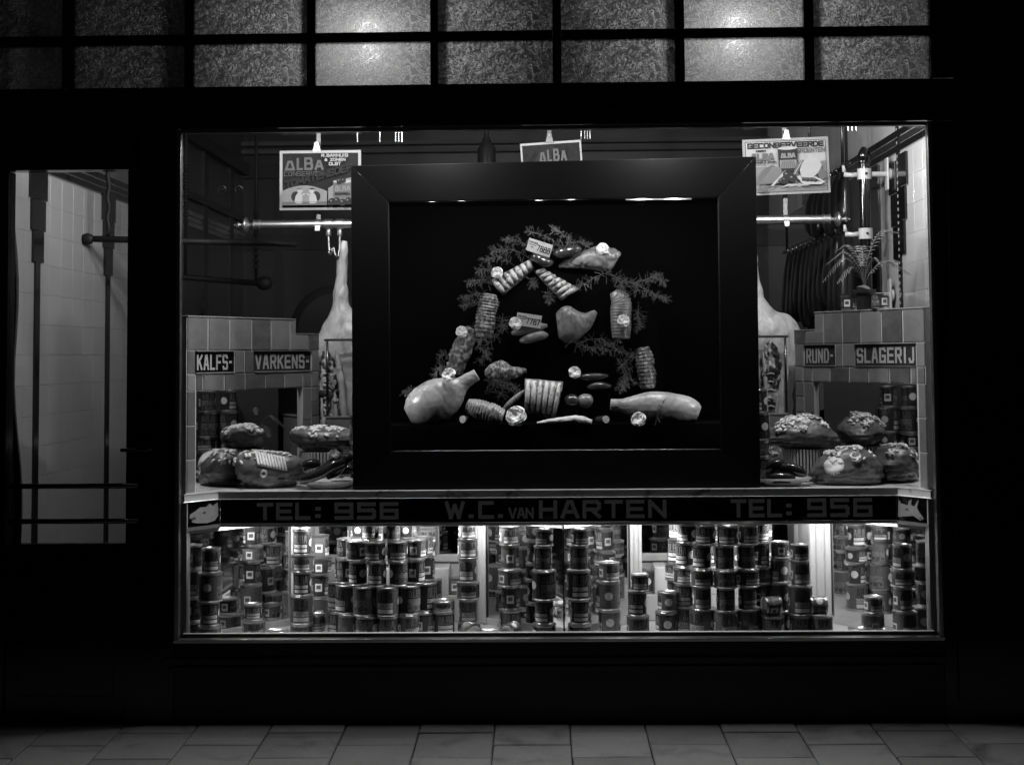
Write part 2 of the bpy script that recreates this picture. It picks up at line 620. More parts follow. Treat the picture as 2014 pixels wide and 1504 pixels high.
# street and pavement
g = MB()
g.poly([(-60, -120, -0.36), (60, -120, -0.36), (60, -2.6, -0.36), (-60, -2.6, -0.36)], 'ground')
struct(g.build('road'))
SL = 0.035
pv = MB()
pv.box(-8, 8, -2.6, 0.30, -0.30, 0.003, 'joint', Matrix.Rotation(math.atan(SL), 4, 'X'))
pavement = struct(pv.build('pavement'))
slab_meshes = []
for k in range(5):
    b = MB()
    a, t, c = 0.1474, 0.030, 0.004
    vs = [(-a, -a, -t), (a, -a, -t), (a, a, -t), (-a, a, -t), (-a, -a, -c), (a, -a, -c), (a, a, -c), (-a, a, -c),
          (-a + c, -a + c, 0), (a - c, -a + c, 0), (a - c, a - c, 0), (-a + c, a - c, 0)]
    vs = [(x + rng.uniform(-.0012, .0012), y + rng.uniform(-.0012, .0012), z) for x, y, z in vs]
    b.add(vs, [(0, 1, 5, 4), (1, 2, 6, 5), (2, 3, 7, 6), (3, 0, 4, 7), (4, 5, 9, 8), (5, 6, 10, 9), (6, 7, 11, 10), (7, 4, 8, 11), (8, 9, 10, 11)], 'stone')
    slab_meshes.append(b.mesh('paving_slab', False))
for i in range(-10, 9):
    for j in range(6):
        x = 0.113 + 0.3 * (i + .5)
        y = -0.0 - 0.3 * j - (0.0 if i % 2 == 0 else 0.15) + 0.0
        if j == 0 and i % 2 == 0:
            y = 0.0
        put('paving_slab', slab_meshes[rng.randrange(5)], pavement,
            (x, y, SL * y + .014 + rng.uniform(-.0024, .0024)), (math.atan(SL) + rng.uniform(-.004, .004), rng.uniform(-.004, .004), rng.uniform(-.007, .007)))

# shop room
XW0, XW1, YB, ZC = -2.22, 1.74, 4.5, 3.2
struct(boxobj('floor', 'floor', XW0 - .1, XW1 + .1, 0.1, YB + .1, 0.02, 0.12))
struct(boxobj('ceiling', 'ceiling', XW0 - .1, XW1 + .1, 0.05, YB + .1, ZC, ZC + .1))
wall_left = struct(boxobj('wall_left', 'tile dimmed', XW0 - .12, XW0, 0.05, YB, 0.12, ZC))
wall_back = struct(boxobj('wall_back', 'wall dark', XW0 - .12, XW1 + .12, YB, YB + .12, 0.12, ZC))
wall_right = struct(boxobj('wall_right', 'grout', XW1, XW1 + .12, 0.05, YB, 0.12, ZC))


def wall_child(name, m, wall, x0, x1, y0, y1, z0, z1, bevel=0.0):
    o = boxobj(name, m, x0, x1, y0, y1, z0, z1, wall, bevel)
    o.location = Vector(o.location) - Vector(wall.location)
    return o


def tile_mesh(w, h, t, m, ch=0.0025):
    """glazed tile lying in the local x-z plane, face towards -y"""
    a, b = w / 2, h / 2
    vs = [(-a, 0, -b), (a, 0, -b), (a, 0, b), (-a, 0, b), (-a, -t + ch, -b), (a, -t + ch, -b), (a, -t + ch, b), (-a, -t + ch, b),
          (-a + ch, -t, -b + ch), (a - ch, -t, -b + ch), (a - ch, -t, b - ch), (-a + ch, -t, b - ch)]
    mb = MB()
    mb.add(vs, [(0, 1, 5, 4), (1, 2, 6, 5), (2, 3, 7, 6), (3, 0, 4, 7), (4, 5, 9, 8), (5, 6, 10, 9), (6, 7, 11, 10), (7, 4, 8, 11), (8, 9, 10, 11)], m)
    return mb.mesh('tile')


def tile_wall(wall, x, sgn, ys, zs, th, tw, m='tile white'):
    me = tile_mesh(tw - .0012, th - .0012, 0.0018, m, 0.0006)
    ny = int(round((ys[1] - ys[0]) / tw))
    nz = int(round((zs[1] - zs[0]) / th))
    for i in range(ny):
        for j in range(nz):
            p = Vector((x, ys[0] + tw * (i + .5), zs[0] + th * (j + .5)))
            put('tile', me, wall, p - Vector(wall.location), (rng.uniform(-.002, .002), 0, sgn * PI / 2))


# left wall: white tiles, dark frieze, stepped dark ornaments
tile_wall(wall_left, XW0, 1, (0.06, 2.31), (0.30, 2.32), 0.1346, 0.15, 'tile dimmed')
wall_child('wall_panel', 'wall dark', wall_left, XW0, XW0 + .004, 2.33, YB, 0.13, ZC - .01)
wall_child('wall_panel', 'ceiling', wall_left, XW0, XW0 + .0045, 0.06, 2.32, 2.42, ZC - .01)
for dz in (0, 0.035, 0.07):
    wall_child('frieze', 'tile black', wall_left, XW0, XW0 + (.012 if dz != .035 else .009), 0.06, YB, 2.33 + dz, 2.33 + dz + .030)
for yy in (0.35, 1.32):
    wall_child('ornament_strip', 'tile black', wall_left, XW0, XW0 + .010, yy - .028, yy + .028, 0.3, 2.33)
    for hw, z0 in ((.10, 2.20), (.08, 2.06), (.06, 1.92)):
        wall_child('ornament_tile', 'tile black', wall_left, XW0, XW0 + .013, yy - hw, yy + hw, z0, z0 + .137)
wall_child('cornice', 'trim dark', wall_left, XW0, XW0 + .05, 0.06, YB, 2.86, 2.95)
wall_child('picture_rail', 'trim dark', wall_left, XW0, XW0 + .03, 1.6, YB, 2.50, 2.55)
for yy in (2.55, 3.3, 4.05):
    wall_child('panel_strip', 'trim dark', wall_left, XW0, XW0 + .02, yy - .05, yy + .05, 0.2, 2.86)
# back wall
wall_child('cornice', 'trim dark', wall_back, XW0, XW1, YB - .05, YB, 2.84, 2.95)
wall_child('frieze', 'trim dark', wall_back, XW0, XW1, YB - .02, YB, 2.30, 2.42)
for xx in (-1.95, -1.25, -.4, .45, 1.2):
    wall_child('panel_strip', 'trim dark', wall_back, xx - .04, xx + .04, YB - .015, YB, 0.2, 2.84)
for zz in (3.02, 3.08):
    wall_child('ceiling_moulding', 'ceiling', wall_back, XW0, XW1, YB - .09, YB, zz, zz + .03)
# right wall: white tiles near the window, dark polished panelling behind
tile_wall(wall_right, XW1, -1, (0.06, 1.26), (1.10, 2.45), 0.135, 0.15)
wall_child('wall_panel', 'tile white', wall_right, XW1 - .0045, XW1, 0.06, 2.9, 2.56, ZC - .01)
wall_child('wall_panel', 'panel dark', wall_right, XW1 - .012, XW1, 1.265, YB, 0.13, 2.445)
for k, dz in enumerate((0, 0.036, 0.072)):
    wall_child('frieze', 'tile black' if k != 1 else 'panel dark', wall_right, XW1 - (.012 if k != 1 else .009), XW1, 0.06, 3.2, 2.452 + dz, 2.452 + dz + .032)
yy = 0.90
for z0, wd in ((2.28, .13), (2.12, .10), (1.96, .07)):
    for s in (-1, 1):
        ya, yb = sorted((yy + s * .026, yy + s * (.026 + wd)))
        wall_child('ornament_tile', 'tile black', wall_right, XW1 - .013, XW1, ya, yb, z0 - .02 * (s > 0), z0 + .155 - .02 * (s > 0))
wall_child('ornament_strip', 'tile black', wall_right, XW1 - .010, XW1, yy - .022, yy + .022, 1.1, 3.1)
chain = MB()
for k in range(62):
    z = 1.12 + k * .032
    chain.box(-.0016, 0, -.006, .006, z - .007, z + .007, 'ink pale')
o = chain.build('ornament_beading', wall_right, loc=Vector((XW1 - .0102, yy, 0)) - Vector(wall_right.location))
o['kind'] = 'stuff'

# ------------------------------------------------------------------ the shop front
front = thing('butcher_shop', 'black painted wooden butcher shop front with big display window and glazed transom', 'shop')
BP = 'black paint'
YF0, YF1 = -0.03, 0.05
zt1 = at(1000, 166, 0).z      # bottom of the transom panes
zb1 = at(1000, 82, 0).z       # top of their lower row
zb2 = at(1000, 62, 0).z       # bottom of the upper row
zup = zb2 + (zb1 - zt1)
xd0, xd1 = at(20, 700, 0).x, at(253, 700, 0).x
zd0, zd1 = at(150, 1068, 0).z, at(150, 337, 0).z
boxobj('lintel', BP, xd1 + .05, X1, YF0, YF1, ZT + .004, zt1 - .002, front, .004)
boxobj('door_head', BP, X0, xd1 + .048, YF0, YF1, zd1 + .002, zt1 - .002, front, .004)
zl = at(1000, 191, 0).z
boxobj('lintel_moulding', BP, -1.5, X1, YF0 - .045, YF0 - .001, zl - .012, zl + .006, front, .004)
zl2 = at(1000, 211, 0).z
boxobj('lintel_moulding', BP, -1.5, 1.75, YF0 - .022, YF0 - .001, zl2 - .008, zl2 + .004, front, .003)
boxobj('transom_head', BP, X0, X1, YF0, YF1, zup + .03, 3.9, front)
boxobj('pilaster', BP, xd1 + .003, XL - .012, YF0, YF1, -.04, ZT + .002, front, .004)
boxobj('pilaster', BP, XR + .012, X1, YF0, YF1, -.04, ZT + .002, front, .004)
boxobj('door_jamb', BP, X0, xd0 - .003, YF0, YF1, -.04, zd1, front, .004)
xr_ = at(1871, 800, 0).x
boxobj('pilaster_moulding', BP, xr_ - .008, xr_ + .008, YF0 - .018, YF0 - .001, .1, at(1871, 312, 0).z, front, .004)
boxobj('plinth', 'black plinth', XL - .010, XR + .010, YF0 + .002, YF1, -.04, ZB - .02, front)
zs = at(1000, 1289, 0).z
boxobj('sill', 'black satin', XL - .05, XR + .02, YF0 - .012, YF0 + .001, zs - .022, zs + .006, front, .006)
boxobj('sill_moulding', 'black satin', XL - .03, XR, YF0 - .008, YF0 + .001, zs - .055, zs - .030, front, .004)
# transom glazing
edges = [(-60, 125), (147, 365), (383, 605), (622, 847), (862, 1087), (1104, 1327), (1346, 1580), (1600, 1828)]
pe = [(at(a, 120, 0).x, at(b, 120, 0).x) for a, b in edges]
for i in range(len(pe) - 1):
    boxobj('mullion', BP, pe[i][1], pe[i + 1][0], -.022, .03, zt1 + .001, zup + .028, front, .003)
boxobj('transom_post', BP, pe[-1][1], X1, -.024, .034, zt1 + .001, zup + .028, front, .003)
for a, b in pe:
    boxobj('glazing_bar', BP, a + .001, b - .001, -.016, .024, zb1, zb2, front, .003)
    for z0, z1 in ((zt1, zb1), (zb2, zup)):
        gl = MB()
        hx, hz = (b - a) / 2, (z1 - z0) / 2
        gl.box(-hx, hx, -.002, .002, -hz, hz, 'patterned glass')
        gl.build('pane', front, loc=((a + b) / 2, .006, (z0 + z1) / 2))
# brass edging of the window and the pane itself
boxobj('brass_edging', 'dull brass', XL - .010, XL + .008, -.028, .006, ZB - .004, ZT, front, .003)
boxobj('brass_edging', 'dull brass', XR - .008, XR + .010, -.028, .006, ZB - .004, ZT, front, .003)
boxobj('brass_edging', 'brass', XL - .012, XR + .012, -.034, .008, ZB - .018, ZB - .004, front, .003)
boxobj('brass_edging', 'dull brass', XL + .010, XR - .010, -.026, .004, ZT - .016, ZT + .001, front, .003)
gl = MB()
gl.box(XL + .009, XR - .009, .010, .016, ZB - .003, ZT - .018, 'plate glass')
gl.build('plate_glass', front)

# the door
door = MB()
door.box(xd0, xd1, -.012, .03, -.03, zd0, BP)
door = door.build('door', front)
boxobj('door_stile', BP, xd1 - .001, xd1 + .002, -.02, .032, -.03, zd1, door)
boxobj('kick_panel', BP, xd0 + .05, xd1 - .05, -.02, -.011, .12, zd0 - .1, door, .004)
gl = MB()
gl.box(xd0, xd1 - .002, .006, .011, zd0, zd1, 'plate glass')
gl.build('door_glass', door)
for py in (956, 1025):
    p, q = at(18, py, -.05), at(272, py - 1, -.05)
    t = MB()
    t.tube([p, q], .011, 'iron', 10)
    for e in (p + Vector((.03, 0, 0)), q - Vector((.01, 0, 0))):
        t.tube([e, e + Vector((0, .045, 0))], .008, 'iron', 8)
    t.build('push_bar', door, 'all')
p = at(246, 885, -.05)
t = MB()
t.tube([p + Vector((-.018, 0, 0)), p + Vector((.09, 0, 0)), p + Vector((.105, .02, 0)), p + Vector((.105, .045, 0))], .008, 'iron', 8)
t.build('door_handle', door, 'all')

# curtain inside the door
cu = MB()
pts = []
nu, nv = 18, 14
for j in range(nv + 1):
    z = zd0 - .02 + (zd1 - zd0 + .02) * j / nv
    wd = .070 + .050 * (1 - j / nv) ** 1.2 + .012 * math.sin(j * .8)
    for i in range(nu + 1):
        pts.append((xd0 - .10 + wd * i / nu, .10 + .016 * math.sin(i * 1.35 + .1 * j), z))
fs = [(j * (nu + 1) + i, j * (nu + 1) + i + 1, (j + 1) * (nu + 1) + i + 1, (j + 1) * (nu + 1) + i) for j in range(nv) for i in range(nu)]
cu.add(pts, fs, 'curtain')
o = cu.build('curtain', None, 'all')
sm = o.modifiers.new('thickness', 'SOLIDIFY')
sm.thickness = .003
tag(o, 'dark gathered curtain hanging inside the door glass beside the white tiled wall', 'curtain')

# =================================================================== WINDOW DISPLAY: shelf, fascia, lower compartment
ZSH = at(1000, 963, .17).z
SHT = .032
FL = .312                       # floor of the lower compartment
shelf_pts = [(XL + .012, .035), (-1.36, .165), (1.50, .165), (XR - .012, .035), (XR - .012, .20), (1.30, .90), (-1.13, .93), (XL + .012, .20)]
mb = MB()
mb.prism([(x, y, ZSH - SHT) for x, y in shelf_pts], (0, 0, SHT), 'marble')
tag(mb.build('marble_shelf', bevel=.003), 'pale veined marble shelf with angled ends above the lettered black fascia', 'shelf')

fascia = thing('fascia_sign', 'long black glass fascia sign with telephone number and owner name under the marble shelf', 'sign', (0, .18, ZSH - SHT))
fz0, fz1 = -.104, -.001


def fpart(name, mb, **k):
    return mb.build(name, fascia, **k)


fx0, fx1 = -1.355, 1.497
b = MB(); b.box(fx0, fx1, 0, .015, fz0, fz1, 'sign black'); fpart('board', b)
b = MB(); b.box(fx0 - .004, fx1 + .004, -.008, .014, fz0 - .014, fz0 - .001, 'brass'); fpart('moulding', b, bevel=.003)
for sgn, p0, p1 in ((-1, (XL + .016, .05), (fx0 - .003, .18)), (1, (XR - .016, .05), (fx1 + .003, .18))):
    A = Vector((p0[0], p0[1] - .18, 0))
    B = Vector((p1[0], p1[1] - .18, 0))
    d = (B - A).normalized()
    nrm = Vector((d.y, -d.x, 0)) * (1 if sgn < 0 else -1)
    if nrm.y > 0:
        nrm = -nrm
    b = MB()
    b.prism([A + Vector((0, 0, fz0)), B + Vector((0, 0, fz0)), B + Vector((0, 0, fz1)), A + Vector((0, 0, fz1))], -nrm * .012, 'sign black')
    ep = fpart('end_panel', b)
    b = MB()
    b.prism([A + Vector((0, 0, fz0 - .014)), B + Vector((0, 0, fz0 - .014)), B + Vector((0, 0, fz0 - .001)), A + Vector((0, 0, fz0 - .001))], nrm * .008, 'brass')
    fpart('moulding', b)
    # animal head in relief, drawn in panel coordinates (0..1)
    if sgn < 0:   # pig, looking to the outer side
        head = [(.96, .95), (.80, .80), (.70, .92), (.58, .78), (.40, .80), (.22, .62), (.06, .50), (.04, .34), (.16, .30), (.10, .16), (.30, .08), (.60, .04), (.86, .12), (.98, .35)]
        eye = [(.44, .56), (.52, .60), (.58, .54), (.50, .50)]
        mouth = [(.05, .34), (.20, .40), (.24, .30), (.10, .26)]
    else:         # bull with horns; panel x runs from the outer end inwards
        head = [(.98, .98), (.86, .72), (.62, .66), (.60, .86), (.50, .98), (.52, .70), (.42, .62), (.30, .92), (.26, .96), (.32, .60), (.26, .40), (.12, .12), (.22, .04), (.44, .22), (.70, .16), (.98, .10)]
        eye = [(.60, .50), (.68, .54), (.72, .47), (.64, .44)]
        mouth = [(.14, .14), (.22, .20), (.26, .14), (.20, .10)]
    Ld = (B - A).length
    for nm, pl, m, e, th in (('animal_head', head, 'relief', .001, .006), ('eye', eye, 'relief dark', .0072, .001), ('mouth', mouth, 'relief dark', .0072, .001)):
        b = MB()
        b.prism([A + d * (Ld * (.05 + .9 * u)) + Vector((0, 0, fz0 + .006 + .09 * v)) + nrm * e for u, v in pl], nrm * th, m)
        o = fpart(nm, b)
        if nm == 'animal_head':
            o['label'] = 'pig head relief on the end panel' if sgn < 0 else 'horned bull head relief on the end panel'
for txt, pxa, pxb, py0, py1 in (('TEL:', 505, 636, 1020, 986), ('956', 658, 784, 1020, 986), ('W.C.', 875, 994, 1019, 984), ('VAN', 1000, 1050, 1018, 996), ('HARTEN', 1060, 1311, 1019, 983),
                                ('TEL:', 1437, 1562, 1017, 981), ('956', 1588, 1716, 1017, 980)):
    a, c = at(pxa, py0, .18), at(pxb, py0, .18)
    h = at(pxa, py1, .18).z - a.z
    sw = .016 if txt != 'VAN' else .009
    b = MB()
    zc0 = fz0 + .014 if txt != 'VAN' else fz0 + .014
    text_on(b, txt, (a.x + sw / 2, 0, zc0 + sw / 2), (1, 0, 0), (0, 0, 1), (0, -1, 0), h - sw, .06, .030 if txt != 'VAN' else .02, sw, 'letter dull', eps=.0006, width=c.x - a.x - sw)
    fpart('lettering', b)

# lower compartment: floor, lip, ceiling lining, posts, mirrors, dark panes
YP = .45
xm = [(XL + .022, .10), (at(572, 1200, YP).x, YP), (at(957, 1200, YP).x, YP), (.098, .205), (at(1240, 1200, YP).x, YP), (at(1636, 1200, YP).x, YP), (XR - .022, .10)]
comp = thing('lower_display_case', 'white lined lower display case with slanting mirrors and dark panes behind the cans', 'display case', (0, 0, FL))
boxobj('case_floor', 'white paint', XL + .004, XR - .004, .022, .80, FL - .03, FL, None).parent = comp
comp.children[0].location.z -= FL


def cpart(name, m, x0, x1, y0, y1, z0, z1, bevel=0.0):
    o = boxobj(name, m, x0, x1, y0, y1, z0 - FL, z1 - FL, comp, bevel)
    return o


cpart('lip', 'white paint', XL + .012, XR - .012, .024, .042, FL + .001, ZB + .010, .003)
ZCE = ZSH - SHT - .002
YB2 = .70
cpart('back_board', 'white paint', XL + .2, XR - .2, YB2 + .012, YB2 + .03, FL + .001, ZCE - .001)


def slant(name, m, a, b, z0, z1, th, off=0.0):
    a, b = Vector((a[0], a[1], 0)), Vector((b[0], b[1], 0))
    d = (b - a).normalized()
    n = Vector((d.y, -d.x, 0))
    if n.y > 0:
        n = -n
    mb_ = MB()
    mb_.prism([a + n * off + Vector((0, 0, z0 - FL)), b + n * off + Vector((0, 0, z0 - FL)), b + n * off + Vector((0, 0, z1 - FL)), a + n * off + Vector((0, 0, z1 - FL))], -n * th, m)
    return mb_.build(name, comp)


for a, b in ((xm[0], xm[1]), (xm[3], xm[2]), (xm[3], xm[4]), (xm[6], xm[5])):
    slant('mirror', 'mirror', a, b, FL + .03, ZSH - SHT - .136, .006)
    slant('top_rail', 'white paint', a, b, ZSH - SHT - .135, ZCE - .001, .02, .006)
    slant('bottom_rail', 'white paint', a, b, FL + .001, FL + .029, .02, .008)
for a in (xm[0], xm[6]):
    s = 1 if a[0] < 0 else -1
    cpart('end_board', 'white paint', min(a[0], a[0] - s * .022), max(a[0], a[0] - s * .022), .043, .098, FL + .001, ZCE - .001)
seam = MB()
seam.box(-.003, .003, -.004, .004, 0, ZSH - SHT - .14 - FL, 'ink dark')
seam.build('apex_seam', comp, loc=(xm[3][0], xm[3][1] - .006, 0))
posts = [(xm[1][0], at(601, 1200, YP).x), (at(932, 1200, YP).x, xm[2][0]), (xm[4][0], at(1264, 1200, YP).x), (at(1594, 1200, YP).x, xm[5][0])]
for a, b in posts:
    cpart('post', 'white paint', a, b, YP, YP + .03, FL + .001, ZCE - .001, .004)
    w = (b - a) * .28
    for q in ((a + .001, a + w), (b - w, b - .001)):
        cpart('post_moulding', 'white paint', q[0], q[1], YP - .012, YP - .001, FL + .001, ZCE - .001, .004)
for (a, b) in ((posts[0][1], posts[1][0]), (posts[2][1], posts[3][0])):
    for x in (a, b):      # side boards of the recess
        s = 1 if x == a else -1
        cpart('side_board', 'white paint', min(x, x - s * .014), max(x, x - s * .014), YP + .031, YB2, FL + .001, ZCE - .001)
    zr = FL + .235
    cpart('back_rail', 'white paint', a + .002, b - .002, YB2 - .01, YB2 + .011, zr, zr + .035, .003)
    for x in (a + .25 * (b - a), a + .75 * (b - a)):
        cpart('back_stile', 'white paint', x - .016, x + .016, YB2 - .008, YB2 + .011, zr + .036, ZCE - .001, .003)
    xs = [a + .002, a + .25 * (b - a), a + .75 * (b - a), b - .002]
    for k in range(3):
        cpart('dark_pane', 'dark pane', xs[k] + .017, xs[k + 1] - .017, YB2 + .002, YB2 + .008, zr + .037, ZCE - .001)
    # white stepped stand behind the pyramid
st_steps = []
for (a, b), cx in (((posts[0][1], posts[1][0]), 757), ((posts[2][1], posts[3][0]), 1415)):
    X = at(cx, 1180, .5).x
    t = thing('stepped_stand', 'white stepped display stand behind the can pyramid on the ' + ('KALFS' if cx < 1000 else 'SLAGERIJ') + ' side', 'stand', (X, .58, FL))
    for hw, z0, z1 in ((.335, .001, .115), (.285, .1155, .235)):
        b_ = MB()
        b_.box(-hw, hw, -.075, .075, z0, z1, 'white paint')
        b_.build('step', t, bevel=.003)
    st_steps.append((X, .58))

# =================================================================== TILED PARTITIONS WITH SIGNS AND MIRRORS
def partition(side):
    if side < 0:
        A, B = (-1.468, .10), (-1.047, .86)
        ref = 367
        rows = {'top': 623, 'r1': 689, 'r2': 736, 'r3': 770, 'bot': 966}
        step_y = (600, 658)
        T = [(367, 408), (409, 451), (452, 494), (495, 532), (533, 569), (570, 581)]
        T2 = [(570, 605), (606, 626)]
        Ssig = [(384, 460, 'KALFS-', 'sign black'), (499, 611, 'VARKENS-', 'sign grey')]
        St = [(367, 383), (461, 480), (481, 498), (612, 626)]
        Bt = [(367, 384), (385, 398), (399, 440), (441, 481), (482, 521), (522, 558), (559, 594), (595, 611), (612, 626)]
        stile = (367, 384)
        stile_j = [771, 838, 905, 966]
        inner = [(595, 611, [762, 826, 880, 930]), (612, 626, [762, 790, 818, 880, 930])]
        mir = (386, 593)
        lab = 'grey glazed tile partition with the words KALFS and VARKENS above a mirror'
    else:
        A, B = (1.622, .10), (1.21, .80)
        ref = 1820
        rows = {'top': 606, 'r1': 673, 'r2': 722, 'r3': 755, 'bot': 960}
        step_y = (1640, 649)
        T = [(1604, 1620), (1621, 1657), (1658, 1693), (1694, 1734), (1735, 1776), (1777, 1820)]
        T2 = [(1563, 1585), (1586, 1620)]
        Ssig = [(1582, 1642, 'RUND-', 'sign grey'), (1681, 1801, 'SLAGERIJ', 'sign grey')]
        St = [(1564, 1581), (1643, 1656), (1657, 1680), (1802, 1820)]
        Bt = [(1564, 1579), (1580, 1597), (1598, 1632), (1633, 1670), (1671, 1708), (1709, 1749), (1750, 1791), (1792, 1803), (1804, 1820)]
        stile = (1804, 1820)
        stile_j = [755, 822, 890, 960]
        inner = [(1581, 1599, [750, 812, 870, 925]), (1564, 1580, [750, 780, 810, 870, 925])]
        mir = (1601, 1802)
        lab = 'grey glazed tile partition with the words RUND and SLAGERIJ above a mirror'
    a, b = Vector((A[0], A[1], 0)), Vector((B[0], B[1], 0))
    d = (b - a).normalized()
    n = Vector((d.y, -d.x, 0))
    if n.y > 0:
        n = -n
    ang = math.atan2(d.y, d.x)
    if side > 0:
        ang += PI     # local x always runs to the picture's right
    ex = Vector((math.cos(ang), math.sin(ang), 0))
    Z = {k: on_wall(ref, y, A, B).z for k, y in rows.items()}
    Zs = on_wall(step_y[0], step_y[1], A, B).z
    root = thing('tiled_partition', lab, 'partition', (a.x, a.y, ZSH))
    org = Vector((a.x, a.y, 0))

    def u(px, py=700):
        p = on_wall(px, py, A, B)
        return (Vector((p.x, p.y, 0)) - org).dot(ex)
    L0, L1 = sorted((u(367 if side < 0 else 1820), u(626 if side < 0 else 1564)))

    def loc(uu, z, off=0.0):
        p = org + ex * uu + n * off
        return Vector((p.x - a.x, p.y - a.y, z - ZSH))
    cache = {}

    def tile(u0, u1, z0, z1, m='tile grey', t=.0036):
        if u0 > u1:
            u0, u1 = u1, u0
        w, h = u1 - u0, z1 - z0
        me = tile_mesh(w - .0034, h - .0034, t, m, .0035)
        put('tile', me, root, loc((u0 + u1) / 2, (z0 + z1) / 2), (0, 0, ang))
    # core wall behind the tiles, with a hole for each sign box and for the mirror
    core = []
    cu0, cu1 = (u(595), u(626)) if side < 0 else (u(1564), u(1599))
    su0, su1 = (u(367), u(386)) if side < 0 else (u(1802), u(1820))

    def coreb(u0, u1, z0, z1, th=.05):
        b_ = MB()
        b_.box(u0, u1, 0, th, z0 - ZSH, z1 - ZSH, 'grout')
        o_ = b_.build('wall_core', root, rot=(0, 0, ang))
    uT = sorted((u(T[0][0]), u(T[-1][1])))
    coreb(uT[0], uT[1], Z['r1'] + .001, Z['top'] - .002)
    c2 = sorted((u(T2[0][0]), u(T2[-1][1])))
    c2 = (max(c2[0], uT[1] + .001), c2[1]) if side < 0 else (c2[0], min(c2[1], uT[0] - .001))
    coreb(c2[0], c2[1], Z['r1'] + .001, Zs - .002)
    for q in St:
        coreb(*sorted((u(q[0]) - .001, u(q[1]) + .001)), Z['r2'], Z['r1'])
    coreb(L0, L1, Z['r3'], Z['r2'] - .001)
    coreb(su0, su1, ZSH + .001, Z['r3'] - .001)
    coreb(cu0, cu1, ZSH + .001, Z['r3'] - .001)
    for q in T:
        tile(u(q[0]), u(q[1] + 1), Z['r1'], Z['top'])
    for q in T2:
        u0, u1 = sorted((u(q[0]), u(q[1] + 1)))
        tile(u0, u1, Z['r1'], Zs, t=.0050)
    for q in St:
        tile(u(q[0]), u(q[1] + 1), Z['r2'], Z['r1'])
    for q in Bt:
        tile(u(q[0], 750), u(q[1] + 1, 750), Z['r3'], Z['r2'])
    zz = [on_wall(ref, y, A, B).z for y in stile_j]
    zz[-1] = ZSH + .002
    zz[0] = Z['r3']
    for i in range(3):
        tile(u(stile[0]), u(stile[1] + 1), zz[i + 1], zz[i])
    for x0, x1, ys_ in inner:
        zz = [on_wall((x0 + x1) / 2, y, A, B).z for y in ys_]
        zz[0], zz[-1] = Z['r3'], ZSH + .002
        for i in range(len(zz) - 1):
            if zz[i] - zz[i + 1] > .01:
                tile(u(x0), u(x1 + 1), zz[i + 1], zz[i])
    # rounded coping along the top
    for (q0, q1, zt) in ((uT[0], uT[1], Z['top']), (c2[0], c2[1], Zs)):
        b_ = MB()
        b_.box(q0, q1, -.0055, .055, zt - .0015 - ZSH, zt + .006 - ZSH, 'tile grey')
        b_.build('coping', root, rot=(0, 0, ang), bevel=.004)
    # recessed sign boxes
    for x0, x1, txt, m in Ssig:
        u0, u1 = sorted((u(x0), u(x1 + 1)))
        b_ = MB()
        b_.box(u0 + .001, u1 - .001, 0.002, .008, Z['r2'] + .001 - ZSH, Z['r1'] - .001 - ZSH, m)
        sp = b_.build('sign_panel', root, rot=(0, 0, ang))
        for zz0, zz1 in ((Z['r2'] + .0005, Z['r2'] + .006), (Z['r1'] - .006, Z['r1'] - .0005)):
            b_ = MB()
            b_.box(u0 + .001, u1 - .001, -.007, .0015, zz0 - ZSH, zz1 - ZSH, 'tile grey')
            b_.build('sign_rim', sp, bevel=.002)
        b_ = MB()
        h = (Z['r1'] - Z['r2'])
        sw = .0115 if txt not in ('KALFS-', 'RUND-') else .010
        text_on(b_, txt, (u0 + .012 + sw / 2, .0015, Z['r2'] + h * .16 + sw / 2 - ZSH), (1, 0, 0), (0, 0, 1), (0, -1, 0), h * .66 - sw, .03, .02, sw, 'letter pale', eps=.0003, width=(u1 - u0) - .022 - sw)
        b_.build('lettering', sp)
    u0, u1 = sorted((u(mir[0], 850), u(mir[1], 850)))
    b_ = MB()
    b_.box(u0 - .003, u1 + .003, .016, .022, .002, Z['r3'] - .001 - ZSH, 'mirror')
    b_.build('mirror', root, rot=(0, 0, ang))
    b_ = MB()
    b_.box(u0 - .003, u1 + .003, .0225, .05, .002, Z['r3'] - .001 - ZSH, 'grout')
    b_.build('mirror_back', root, rot=(0, 0, ang))
    return A, B, Z, ex, n


PL = partition(-1)
PR = partition(1)

# dado behind the display with glass screen above it
YD = .84
zd_top = at(650, 818, YD).z
dado = thing('tiled_dado', 'low dark glazed tile dado across the back of the marble shelf with light coping', 'dado', (0, YD, ZSH))
xda, xdb = PL[1][0] + .035, PR[1][0] - .035
b = MB(); b.box(xda, xdb, .004, .05, .001, zd_top - ZSH - .012, 'grout'); b.build('wall_core', dado)
nt = 15
me = tile_mesh((xdb - xda) / nt - .002, zd_top - ZSH - .014, .008, 'tile dado', .003)
for i in range(nt):
    put('tile', me, dado, (xda + (xdb - xda) * (i + .5) / nt, .004, (zd_top - ZSH - .012) / 2))
b = MB(); b.box(xda, xdb, -.007, .055, zd_top - ZSH - .0115, zd_top - ZSH, 'tile grey'); b.build('coping', dado, bevel=.004)

